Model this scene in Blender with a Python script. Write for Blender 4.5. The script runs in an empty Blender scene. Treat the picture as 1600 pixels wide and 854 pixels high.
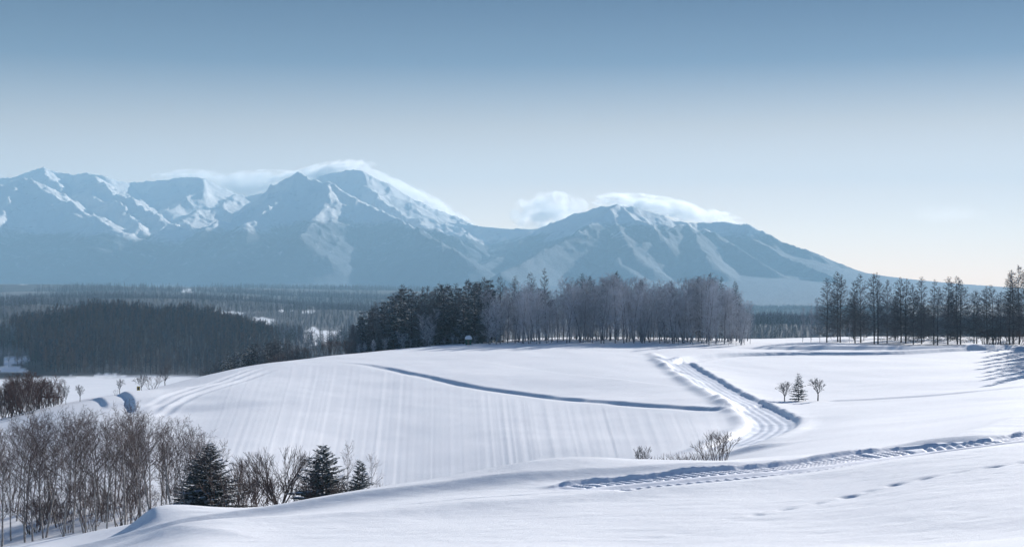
import bpy, math, random
import numpy as np
from mathutils import Vector

# ------------------------------------------------------------------ camera, sky, sun, exposure
SC = bpy.context.scene
F = 2200.0          # focal length in pixels of the 1600 px wide photograph
Y0 = 440.0          # horizon row of the photograph
cd = bpy.data.cameras.new("camera")
cam = bpy.data.objects.new("camera", cd)
SC.collection.objects.link(cam)
cam.location = (0, 0, 0)
cam.rotation_euler = (math.radians(90), 0, 0)
cd.sensor_width = 36.0
cd.lens = 36.0 * F / 1600.0
cd.shift_y = (Y0 - 427.0) / 1600.0
cd.clip_start = 0.5
cd.clip_end = 80000
SC.camera = cam

SUN_AZ = 33.0       # degrees to the right of straight ahead
SUN_EL = 19.0
world = bpy.data.worlds.new("World")
SC.world = world
world.use_nodes = True
nt = world.node_tree
nt.nodes.clear()
out = nt.nodes.new("ShaderNodeOutputWorld")
bg = nt.nodes.new("ShaderNodeBackground")
sky = nt.nodes.new("ShaderNodeTexSky")
sky.sky_type = 'NISHITA'
sky.sun_disc = False
sky.sun_elevation = math.radians(SUN_EL)
sky.sun_rotation = math.radians(SUN_AZ)
sky.altitude = 300
sky.air_density = 1.0
sky.dust_density = 0.0
sky.ozone_density = 2.0
bg.inputs[1].default_value = 0.12
# sky darkens up to the top of view; unseen above, brightened again as shadow fill
tc = nt.nodes.new("ShaderNodeTexCoord")
sep = nt.nodes.new("ShaderNodeSeparateXYZ")
ramp = nt.nodes.new("ShaderNodeValToRGB")
mul = nt.nodes.new("ShaderNodeMixRGB")
mul.blend_type = 'MULTIPLY'
mul.inputs[0].default_value = 1.0
SKY_STOPS = [(0.0, (0.92, 0.76, 0.84)), (0.035, (0.94, 0.70, 0.70)), (0.063, (0.90, 0.58, 0.51)), (0.108, (0.60, 0.355, 0.27)), (0.153, (0.14, 0.12, 0.14)), (0.205, (0.012, 0.022, 0.062)),
             (0.4, (0.04, 0.09, 0.21)), (1.0, (0.08, 0.16, 0.33))]
cr = ramp.color_ramp
while len(cr.elements) < len(SKY_STOPS):
    cr.elements.new(0.5)
for e, (p, c) in zip(cr.elements, SKY_STOPS):
    e.position = p
    e.color = (*c, 1)
L = nt.links.new
L(tc.outputs['Generated'], sep.inputs[0])
L(sep.outputs[2], ramp.inputs[0])
L(sky.outputs[0], mul.inputs[1])
L(ramp.outputs[0], mul.inputs[2])
L(mul.outputs[0], bg.inputs[0])
L(bg.outputs[0], out.inputs[0])

sd = bpy.data.lights.new("sun", 'SUN')
sd.energy = 4.3
sd.angle = math.radians(0.5)
sd.color = (1.0, 0.955, 0.92)
sun = bpy.data.objects.new("sun", sd)
SC.collection.objects.link(sun)
a, e = math.radians(SUN_AZ), math.radians(SUN_EL)
SUN_DIR = Vector((math.sin(a) * math.cos(e), math.cos(a) * math.cos(e), math.sin(e)))
sun.rotation_euler = SUN_DIR.to_track_quat('Z', 'Y').to_euler()
sun.location = (60, 40, 60)

SC.view_settings.view_transform = 'Standard'
SC.view_settings.look = 'None'
SC.view_settings.exposure = 1.06
SC.view_settings.gamma = 1.0
SC.render.engine = 'CYCLES'
cy = SC.cycles
cy.use_denoising = True
cy.max_bounces = 6
cy.diffuse_bounces = 2
cy.glossy_bounces = 1
cy.transparent_max_bounces = 8
cy.volume_bounces = 4
cy.sample_clamp_indirect = 4.0
cy.volume_step_rate = 1.0
cy.volume_max_steps = 256

# ------------------------------------------------------------------ helpers
RNG = np.random.default_rng(7)
COL = SC.collection

def link(o, parent=None):
    COL.objects.link(o)
    if parent is not None:
        o.parent = parent
    return o

def tag(o, label=None, cat=None, group=None, kind=None):
    if label: o['label'] = label
    if cat: o['category'] = cat
    if group: o['group'] = group
    if kind: o['kind'] = kind
    return o

def empty(name, loc=(0, 0, 0), rz=0.0):
    o = bpy.data.objects.new(name, None)
    o.empty_display_size = 0.5
    o.location = loc
    o.rotation_euler = (0, 0, rz)
    COL.objects.link(o)
    return o

def mesh_np(name, verts, faces, mat=None, smooth=True, mat_index=None):
    """verts (n,3), faces (m,k) all with k corners"""
    verts = np.asarray(verts, dtype=np.float32)
    faces = np.asarray(faces, dtype=np.int32)
    me = bpy.data.meshes.new(name)
    me.vertices.add(len(verts))
    me.vertices.foreach_set('co', verts.ravel())
    k = faces.shape[1]
    me.loops.add(faces.size)
    me.loops.foreach_set('vertex_index', faces.ravel())
    me.polygons.add(len(faces))
    me.polygons.foreach_set('loop_start', np.arange(0, faces.size, k, dtype=np.int32))
    me.polygons.foreach_set('use_smooth', np.full(len(faces), smooth))
    if mat is not None:
        for m in (mat if isinstance(mat, (list, tuple)) else [mat]):
            me.materials.append(m)
    if mat_index is not None:
        me.polygons.foreach_set('material_index', np.asarray(mat_index, dtype=np.int32))
    me.update(calc_edges=True)
    return me

def hash2(ix, iy, seed):
    h = (ix.astype(np.int64) * 374761393 + iy.astype(np.int64) * 668265263 + seed * 1274126177) & 0xFFFFFFFF
    h = ((h ^ (h >> 13)) * 1274126177) & 0xFFFFFFFF
    h = h ^ (h >> 16)
    return (h & 0xFFFFFF) / float(0xFFFFFF)

def vnoise(x, y, seed=0):
    x = np.asarray(x, float); y = np.asarray(y, float)
    ix = np.floor(x); iy = np.floor(y)
    fx = x - ix; fy = y - iy
    fx = fx * fx * fx * (fx * (fx * 6 - 15) + 10); fy = fy * fy * fy * (fy * (fy * 6 - 15) + 10)
    ix = ix.astype(np.int64); iy = iy.astype(np.int64)
    a = hash2(ix, iy, seed); b = hash2(ix + 1, iy, seed)
    c = hash2(ix, iy + 1, seed); d = hash2(ix + 1, iy + 1, seed)
    return (a * (1 - fx) + b * fx) * (1 - fy) + (c * (1 - fx) + d * fx) * fy - 0.5

def fbm(x, y, octs=4, seed=0, gain=0.5):
    s = 0; amp = 1.0
    for i in range(octs):
        s = s + amp * vnoise(x * 2 ** i + 17.3 * i, y * 2 ** i - 9.1 * i, seed + i)
        amp *= gain
    return s

def ridged(x, y, octs=4, seed=0, gain=0.5):
    s = 0; amp = 1.0; w = 1.0
    for i in range(octs):
        n = 1 - np.abs(2.0 * vnoise(x * 2 ** i + 31.7 * i, y * 2 ** i + 4.7 * i, seed + i)) * 1.6
        n = np.clip(n, 0, 1) ** 2
        s = s + amp * n * w
        w = np.clip(n * 1.3, 0, 1)
        amp *= gain
    return s

def sstep(a, b, x):
    t = np.clip((x - a) / (b - a), 0, 1)
    return t * t * (3 - 2 * t)

# ------------------------------------------------------------------ materials
def new_mat(name):
    m = bpy.data.materials.new(name)
    m.use_nodes = True
    n = m.node_tree
    n.nodes.clear()
    o = n.nodes.new("ShaderNodeOutputMaterial")
    b = n.nodes.new("ShaderNodeBsdfPrincipled")
    b.inputs['Roughness'].default_value = 0.85
    b.inputs['Specular IOR Level'].default_value = 0.2
    n.links.new(b.outputs[0], o.inputs[0])
    return m, n, b

def noise_node(n, scale, detail=3, rough=0.55, coord='Object', vec_scale=None):
    t = n.nodes.new("ShaderNodeTexCoord")
    k = n.nodes.new("ShaderNodeTexNoise")
    k.inputs['Scale'].default_value = scale
    k.inputs['Detail'].default_value = detail
    k.inputs['Roughness'].default_value = rough
    if vec_scale:
        mp = n.nodes.new("ShaderNodeMapping")
        mp.inputs['Scale'].default_value = vec_scale
        n.links.new(t.outputs[coord], mp.inputs[0])
        n.links.new(mp.outputs[0], k.inputs['Vector'])
    else:
        n.links.new(t.outputs[coord], k.inputs['Vector'])
    return k

def ramp_node(n, src, stops):
    r = n.nodes.new("ShaderNodeValToRGB")
    while len(r.color_ramp.elements) < len(stops):
        r.color_ramp.elements.new(0.5)
    for e, (p, c) in zip(r.color_ramp.elements, stops):
        e.position = p
        e.color = (c[0], c[1], c[2], 1) if hasattr(c, '__len__') else (c, c, c, 1)
    n.links.new(src, r.inputs[0])
    return r

def mat_snow(name, c0, c1, rough=0.75, bump=0.25, scale=3.0, dist=0.03):
    m, n, b = new_mat(name)
    k = noise_node(n, 0.08, 5, 0.6)
    r = ramp_node(n, k.outputs[0], [(0.3, c0), (0.7, c1)])
    n.links.new(r.outputs[0], b.inputs['Base Color'])
    b.inputs['Roughness'].default_value = rough
    b.inputs['Specular IOR Level'].default_value = 0.3
    f = noise_node(n, scale, 6, 0.65)
    bm = n.nodes.new("ShaderNodeBump")
    bm.inputs['Strength'].default_value = bump
    bm.inputs['Distance'].default_value = dist
    n.links.new(f.outputs[0], bm.inputs['Height'])
    n.links.new(bm.outputs[0], b.inputs['Normal'])
    return m

def mat_var(name, c0, c1, scale=2.0, rough=0.9, snow=0.0, snow_lo=0.35, snow_hi=0.75, snow_col=(0.78, 0.82, 0.88), rnd=0.25):
    """two-tone procedural material, an object-random brightness, and snow lying on faces that look up"""
    m, n, b = new_mat(name)
    k = noise_node(n, scale, 4, 0.6)
    r = ramp_node(n, k.outputs[0], [(0.35, c0), (0.65, c1)])
    oi = n.nodes.new("ShaderNodeObjectInfo")
    mr = n.nodes.new("ShaderNodeMapRange")
    mr.inputs['To Min'].default_value = 1 - rnd
    mr.inputs['To Max'].default_value = 1 + rnd
    n.links.new(oi.outputs['Random'], mr.inputs['Value'])
    mx = n.nodes.new("ShaderNodeVectorMath")
    mx.operation = 'SCALE'
    n.links.new(r.outputs[0], mx.inputs[0])
    n.links.new(mr.outputs[0], mx.inputs['Scale'])
    col = mx.outputs[0]
    if snow > 0:
        g = n.nodes.new("ShaderNodeNewGeometry")
        sp = n.nodes.new("ShaderNodeSeparateXYZ")
        n.links.new(g.outputs['Normal'], sp.inputs[0])
        up = n.nodes.new("ShaderNodeMapRange")
        up.inputs['From Min'].default_value = snow_lo
        up.inputs['From Max'].default_value = snow_hi
        up.inputs['To Max'].default_value = snow
        n.links.new(sp.outputs[2], up.inputs['Value'])
        k2 = noise_node(n, scale * 1.7, 3, 0.6)
        r2 = ramp_node(n, k2.outputs[0], [(0.4, 0.15), (0.6, 1.0)])
        ml = n.nodes.new("ShaderNodeMath")
        ml.operation = 'MULTIPLY'
        n.links.new(up.outputs[0], ml.inputs[0])
        n.links.new(r2.outputs[0], ml.inputs[1])
        mm = n.nodes.new("ShaderNodeMixRGB")
        mm.inputs[2].default_value = (*snow_col, 1)
        n.links.new(ml.outputs[0], mm.inputs[0])
        n.links.new(col, mm.inputs[1])
        col = mm.outputs[0]
    n.links.new(col, b.inputs['Base Color'])
    b.inputs['Roughness'].default_value = rough
    b.inputs['Specular IOR Level'].default_value = 0.15
    return m

# ------------------------------------------------------------------ terrain: heights surveyed along lines of sight, joined into one smooth relief
# per column: (distance, row) pairs; a tuple with 'z' gives the height directly
ROW, ZZ = 0, 1
PROF = {
 -150: [(15, ZZ, -4.8), (45, ZZ, -9.8), (95, ZZ, -19), (118, ZZ, -22), (150, ZZ, -22.4), (200, ZZ, -23.6), (225, ROW, 680), (290, ZZ, -33), (450, ZZ, -52), (700, ZZ, -62)],
 0:    [(15, ZZ, -4.5), (45, ZZ, -9.3), (95, ROW, 858), (115, ZZ, -21.5), (150, ROW, 760), (200, ROW, 700), (245, ROW, 657), (300, ZZ, -31), (450, ZZ, -50), (700, ZZ, -62)],
 100:  [(15, ZZ, -4.2), (45, ROW, 880), (80, ROW, 848), (95, ROW, 838), (115, ZZ, -20.5), (140, ROW, 770), (190, ROW, 690), (255, ROW, 627), (300, ZZ, -27.5), (450, ZZ, -48), (700, ZZ, -62)],
 200:  [(15, ZZ, -3.8), (45, ROW, 860), (72, ROW, 826), (82, ROW, 817), (110, ZZ, -19), (140, ZZ, -20.6), (190, ROW, 680), (265, ROW, 612), (320, ZZ, -28), (450, ZZ, -46), (700, ZZ, -62)],
 300:  [(15, ZZ, -3.5), (35, ROW, 858), (60, ROW, 812), (72, ROW, 798), (100, ZZ, -16.8), (130, ZZ, -19.8), (175, ROW, 700), (230, ROW, 637), (290, ROW, 588), (340, ZZ, -25), (450, ZZ, -42), (700, ZZ, -62)],
 400:  [(15, ZZ, -3.5), (38, ROW, 855), (57, ROW, 805), (66, ROW, 793), (95, ZZ, -16), (125, ZZ, -19.8), (160, ROW, 720), (215, ROW, 643), (310, ROW, 569), (360, ZZ, -23), (450, ZZ, -38), (700, ZZ, -62)],
 550:  [(15, ZZ, -3.3), (37, ROW, 853), (53, ROW, 795), (62, ROW, 768), (90, ZZ, -15), (120, ZZ, -19.8), (150, ROW, 752), (200, ROW, 664), (260, ROW, 600), (340, ROW, 554), (380, ZZ, -19.8), (450, ZZ, -29), (700, ZZ, -60)],
 700:  [(15, ZZ, -3.2), (35, ROW, 855), (50, ROW, 793), (60, ROW, 757), (85, ZZ, -13.5), (115, ZZ, -18.5), (145, ROW, 750), (200, ROW, 655), (260, ROW, 594), (320, ROW, 559), (370, ROW, 538), (410, ZZ, -17.6), (470, ZZ, -24), (700, ZZ, -58)],
 850:  [(15, ZZ, -3.2), (34, ROW, 854), (49, ROW, 787), (60, ROW, 743), (85, ZZ, -12.5), (110, ZZ, -17), (138, ROW, 740), (200, ROW, 645), (260, ROW, 590), (330, ROW, 551), (385, ROW, 533), (440, ZZ, -17.3), (520, ZZ, -25), (700, ZZ, -54)],
 1000: [(15, ZZ, -3.2), (34, ROW, 854), (50, ROW, 773), (62, ROW, 729), (85, ZZ, -11.8), (108, ZZ, -15.5), (128, ROW, 722), (150, ROW, 695), (200, ROW, 635), (260, ROW, 582), (330, ROW, 549), (400, ROW, 532), (460, ZZ, -18), (560, ZZ, -29), (800, ZZ, -60)],
 1100: [(15, ZZ, -3.1), (33, ROW, 854), (50, ROW, 764), (64, ROW, 718), (85, ZZ, -11), (105, ZZ, -14.3), (122, ROW, 710), (150, ROW, 680), (185, ROW, 640), (250, ROW, 588), (330, ROW, 550), (385, ROW, 536), (450, ZZ, -18), (560, ZZ, -28), (800, ZZ, -60)],
 1200: [(15, ZZ, -3.1), (33, ROW, 850), (51, ROW, 753), (68, ROW, 711), (90, ZZ, -11.1), (115, ROW, 702), (140, ROW, 683), (175, ROW, 653), (230, ROW, 608), (320, ROW, 556), (390, ROW, 536), (450, ZZ, -18), (560, ZZ, -28), (800, ZZ, -60)],
 1300: [(15, ZZ, -3.0), (33, ROW, 845), (51, ROW, 742), (68, ROW, 708), (85, ROW, 701), (120, ROW, 681), (170, ROW, 646), (200, ROW, 628), (240, ROW, 600), (330, ROW, 553), (390, ROW, 536), (450, ZZ, -17.5), (560, ZZ, -26), (800, ZZ, -60)],
 1450: [(15, ZZ, -2.9), (32, ROW, 838), (48, ROW, 727), (58, ROW, 708), (80, ROW, 689), (105, ROW, 673), (150, ROW, 643), (200, ROW, 614), (250, ROW, 588), (320, ROW, 557), (390, ROW, 538), (450, ZZ, -17.6), (560, ZZ, -25), (800, ZZ, -58)],
 1600: [(15, ZZ, -2.8), (31, ROW, 830), (47, ROW, 713), (57, ROW, 689), (75, ROW, 675), (100, ROW, 655), (140, ROW, 630), (200, ROW, 600), (250, ROW, 578), (320, ROW, 556), (390, ROW, 539), (450, ZZ, -17.8), (560, ZZ, -25), (800, ZZ, -58)],
 1850: [(15, ZZ, -2.6), (31, ZZ, -4.7), (47, ZZ, -5.4), (57, ZZ, -5.9), (100, ZZ, -9), (200, ZZ, -13.4), (320, ZZ, -16.2), (390, ZZ, -17), (450, ZZ, -17), (560, ZZ, -24), (800, ZZ, -56)],
}

def pchip(x, y, xi):
    x = np.asarray(x, float); y = np.asarray(y, float)
    h = np.diff(x); d = np.diff(y) / h
    m = np.zeros_like(y)
    for i in range(1, len(x) - 1):
        if d[i - 1] * d[i] > 0:
            w1 = 2 * h[i] + h[i - 1]; w2 = h[i] + 2 * h[i - 1]
            m[i] = (w1 + w2) / (w1 / d[i - 1] + w2 / d[i])
    m[0] = d[0]; m[-1] = d[-1]
    k = np.clip(np.searchsorted(x, xi) - 1, 0, len(x) - 2)
    t = np.clip((xi - x[k]) / h[k], 0, 1)
    t2, t3 = t * t, t * t * t
    return (2*t3 - 3*t2 + 1) * y[k] + (t3 - 2*t2 + t) * h[k] * m[k] + (-2*t3 + 3*t2) * y[k+1] + (t3 - t2) * h[k] * m[k+1]

LY = np.linspace(math.log(3.0), math.log(900.0), 420)
PXS = np.arange(-150, 1851, 10.0)
_cols = sorted(PROF)
_tab = []
for c in _cols:
    ys, zs = [3.0], [-1.75 - 0.0 * 3]
    for (Y, kd, v) in PROF[c]:
        ys.append(Y); zs.append(v if kd == ZZ else -(v - Y0) / F * Y)
    ys.append(950.0); zs.append(-62.0)
    _tab.append(pchip(ys, zs, np.exp(LY)))
_tab = np.array(_tab)
TAB = np.zeros((len(PXS), len(LY)))
for j in range(len(LY)):
    TAB[:, j] = pchip(_cols, _tab[:, j], PXS)
def _blur(a, axis, s):
    r = int(3 * s) + 1
    k = np.exp(-0.5 * (np.arange(-r, r + 1) / s) ** 2); k /= k.sum()
    p = [(0, 0), (0, 0)]; p[axis] = (r, r)
    b = np.pad(a, p, mode='edge')
    o = np.zeros_like(a)
    for i, w in enumerate(k):
        o += w * (b[i:i + a.shape[0], :] if axis == 0 else b[:, i:i + a.shape[1]])
    return o
TAB = _blur(_blur(TAB, 0, 4.0), 1, 2.2)

def table(px, ly):
    u = np.clip((px - PXS[0]) / 10.0, 0, len(PXS) - 1.001)
    v = np.clip((ly - LY[0]) / (LY[1] - LY[0]), 0, len(LY) - 1.001)
    iu = np.floor(u).astype(int); iv = np.floor(v).astype(int)
    fu = u - iu; fv = v - iv
    def w(f):
        return (-0.5*f + f*f - 0.5*f**3, 1 - 2.5*f*f + 1.5*f**3, 0.5*f + 2*f*f - 1.5*f**3, -0.5*f*f + 0.5*f**3)
    wu, wv = w(fu), w(fv)
    s = 0
    for a_ in range(4):
        for b_ in range(4):
            s = s + wu[a_] * wv[b_] * TAB[np.clip(iu + a_ - 1, 0, len(PXS) - 1), np.clip(iv + b_ - 1, 0, len(LY) - 1)]
    return s

# hills beyond the crest: (column, distance, row of the bare top, half width across m, half width along m)
HILLS = [
 (205, 1230, 496, 85, 130), (320, 1180, 527, 70, 100), (120, 1260, 512, 50, 110),
 (50, 1900, 474, 110, 200), (-80, 1500, 498, 80, 150),
 (190, 2500, 463, 200, 220), (330, 2700, 467, 190, 200), (90, 2700, 462, 190, 200), (480, 2300, 486, 160, 200),
 (395, 1950, 503, 60, 120), (560, 2400, 486, 170, 200),
 (150, 4200, 454, 500, 300), (420, 4300, 463, 480, 300), (620, 4000, 466, 300, 300),
 (0, 5600, 443, 700, 350), (280, 6000, 449, 800, 350), (560, 6200, 455, 600, 350), (700, 5600, 461, 500, 350),
 (1050, 1700, 512, 160, 180), (1230, 1650, 509, 180, 180), (1420, 1700, 512, 150, 180),
 (1180, 3400, 490, 260, 250), (1300, 3600, 491, 260, 250),
]
def far_z(X, Y):
    r = np.hypot(X, Y)
    z = -62 + 5 * fbm(X / 420, Y / 420, 3, 5) * sstep(600, 1400, r) + 14 * fbm(X / 1500, Y / 1500, 3, 11) * sstep(1500, 4000, r)
    b = 0
    for (px, d, row, sx, sy) in HILLS:
        X0 = (px - 800) / F * d
        top = -(row - Y0) / F * d + 62
        g = top * np.exp(-0.5 * ((X - X0) / sx) ** 2 - 0.5 * ((Y - d) / sy) ** 2)
        b = b + g ** 4
    b = b ** 0.25
    side = sstep(-300, 300, X - 0.0 * Y)
    return z + b - 60 * side * sstep(2000, 3200, r)

def base_z(X, Y):
    """smooth relief, without tracks or drifts"""
    X = np.asarray(X, float); Y = np.asarray(Y, float)
    r = np.maximum(np.hypot(X, Y), 0.01)
    th = np.arctan2(X, Y)
    px = 800 + F * np.tan(np.clip(th, -0.43, 0.43))
    yy = r * np.cos(np.clip(th, -0.43, 0.43))
    near = table(px, np.log(np.maximum(yy, 1.0)))
    w = sstep(560, 900, yy)
    z = near
    if np.any(w > 0):
        z = near * (1 - w) + far_z(X, Y) * w
    return z

def hit(px, row, ymin=15.0, ymax=900.0, fn=base_z):
    """where the line of sight through a photograph position first meets the relief"""
    ys = np.exp(np.linspace(math.log(ymin), math.log(ymax), 1500))
    xs = (px - 800) / F * ys
    d = -(row - Y0) / F * ys - fn(xs, ys)
    i = np.where(d <= 0)[0]
    if len(i) == 0:
        k = int(np.argmin(d))
    else:
        k = max(int(i[0]), 1)
        t = d[k - 1] / (d[k - 1] - d[k] + 1e-9)
        y = ys[k - 1] + t * (ys[k] - ys[k - 1])
        return ((px - 800) / F * y, y)
    return (xs[k], ys[k])

def line(pts, ymin=15.0, ymax=900.0, step=1.5):
    p = [hit(a, b, ymin, ymax) for a, b in pts]
    # smooth the line (Catmull-Rom) and resample
    P_ = np.array([p[0]] + p + [p[-1]])
    o = []
    for i in range(1, len(P_) - 2):
        n = max(2, int(np.hypot(*(P_[i + 1] - P_[i])) / step))
        for t in np.linspace(0, 1, n, endpoint=False):
            a0, a1, a2, a3 = P_[i - 1], P_[i], P_[i + 1], P_[i + 2]
            o.append(0.5 * ((2 * a1) + (-a0 + a2) * t + (2*a0 - 5*a1 + 4*a2 - a3) * t*t + (-a0 + 3*a1 - 3*a2 + a3) * t**3))
    o.append(P_[-2])
    return np.array(o)

def near_line(X, Y, pl, margin):
    """indices, signed distance (left of travel positive), arc length, total"""
    lo = pl.min(0) - margin; hi = pl.max(0) + margin
    idx = np.where((X > lo[0]) & (X < hi[0]) & (Y > lo[1]) & (Y < hi[1]))[0]
    x = X[idx]; y = Y[idx]
    best = np.full(len(idx), 1e9); sg = np.zeros(len(idx)); arc = np.zeros(len(idx))
    s = 0.0
    for i in range(len(pl) - 1):
        a0, b0 = pl[i], pl[i + 1]
        d = b0 - a0; l = math.hypot(*d) + 1e-9
        sel = np.where((x > min(a0[0], b0[0]) - margin) & (x < max(a0[0], b0[0]) + margin) &
                       (y > min(a0[1], b0[1]) - margin) & (y < max(a0[1], b0[1]) + margin))[0]
        if len(sel):
            xs, ys = x[sel] - a0[0], y[sel] - a0[1]
            t = np.clip((xs * d[0] + ys * d[1]) / (l * l), 0, 1)
            ex, ey = xs - t * d[0], ys - t * d[1]
            dist = np.hypot(ex, ey)
            side = np.where(d[0] * ys - d[1] * xs >= 0, 1.0, -1.0)
            m = dist < best[sel]
            q = sel[m]
            best[q] = dist[m]; sg[q] = side[m]; arc[q] = s + t[m] * l
        s += l
    ok = best < margin
    return idx[ok], (best * sg)[ok], arc[ok], s

# lines of the place
TERRACE = line([(430, 571), (540, 569), (600, 575), (650, 585), (700, 596), (750, 604), (820, 613), (900, 623), (1000, 633), (1100, 640), (1140, 642), (1162, 643)], 150, 330)
ROAD = line([(1044, 560), (1062, 569), (1094, 589), (1124, 607), (1160, 630), (1196, 652), (1208, 664), (1192, 678), (1160, 692), (1120, 703)], 128, 330)
LANE = line([(1062, 566), (1110, 558), (1180, 554), (1280, 553), (1400, 553), (1500, 549), (1640, 545), (1800, 545)], 250, 400)
ROW_BANK = line([(1130, 543), (1250, 545), (1400, 546), (1600, 548), (1800, 552)], 300, 410)
BERMS = [  # (line, height, half width): ploughed snow beside the road
 (line([(1017, 551), (1030, 560), (1044, 572), (1060, 577)], 200, 380), 0.55, 1.0),
 (line([(1062, 580), (1090, 597), (1112, 614), (1132, 629), (1150, 642)], 150, 330), 0.45, 0.9),
]
TRACK_A = line([(905, 776), (960, 769), (1050, 759), (1150, 748), (1250, 737), (1350, 722), (1450, 708), (1600, 689), (1700, 676)], 20, 75)
LEFT_TRACKS = [line(p, 150, 320) for p in (
   [(232, 640), (280, 618), (340, 594), (400, 575), (430, 569)],
   [(236, 645), (290, 620), (350, 597), (405, 578), (440, 572)],
   [(245, 652), (300, 625), (360, 601), (420, 580), (460, 574)])]
CUT_A = line([(178, 617), (192, 619), (203, 626), (209, 636), (210, 648)], 150, 262)
CUT_B = line([(122, 626), (140, 622), (156, 624), (164, 631), (169, 640)], 150, 258)
RIGHT_LINE = line([(1285, 628), (1400, 622), (1520, 612), (1640, 600)], 120, 300)
DRIFT_LINE = line([(1290, 712), (1380, 703), (1450, 692), (1520, 676), (1600, 656), (1700, 640)], 45, 140)
FAINT_LINE = line([(590, 804), (700, 793), (800, 784), (880, 778)], 20, 62)
TREAD_LINE = line([(1150, 812), (1230, 797), (1330, 776), (1400, 757), (1500, 738), (1600, 724), (1700, 712)], 15, 60)
SNOW_PITS = [(1292, 834, .35), (1410, 818, .3), (1520, 815, .3), (1345, 852, .4), (1555, 838, .45), (1590, 830, .35), (1360, 790, .35), (1395, 778, .35), (1470, 768, .3),
             (1530, 752, .25), (1560, 741, .25), (1205, 806, .3), (1160, 815, .35), (1380, 731, .3), (1420, 768, .3), (1340, 795, .3), (1190, 815, .35), (1290, 796, .3),
             (1515, 757, .3), (1550, 745, .25), (1480, 800, .25), (1100, 828, .25), (1060, 836, .3), (1020, 842, .3), (1440, 845, .3), (1330, 779, .35), (1400, 733, .25), (1520, 711, .25)]

def bump(x, y, cx, cy, sx, sy, rot=0.0):
    c, s = math.cos(rot), math.sin(rot)
    u = (x - cx) * c + (y - cy) * s; v = -(x - cx) * s + (y - cy) * c
    return np.exp(-0.5 * (u / sx) ** 2 - 0.5 * (v / sy) ** 2)

def dune(x, y, px, row, h, w_lee, w_wind, ln, rot=0.0, ymin=15, ymax=900):
    """a drift: gentle to windward (+u), steep on the lee side (-u)"""
    cx, cy = hit(px, row, ymin, ymax)
    c, s = math.cos(rot), math.sin(rot)
    u = (x - cx) * c + (y - cy) * s; v = -(x - cx) * s + (y - cy) * c
    f = np.where(u < 0, np.exp(-np.abs(u / w_lee) ** 1.6), np.exp(-np.abs(u / w_wind) ** 1.6))
    return h * f * np.exp(-0.5 * (v / ln) ** 2)

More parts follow.
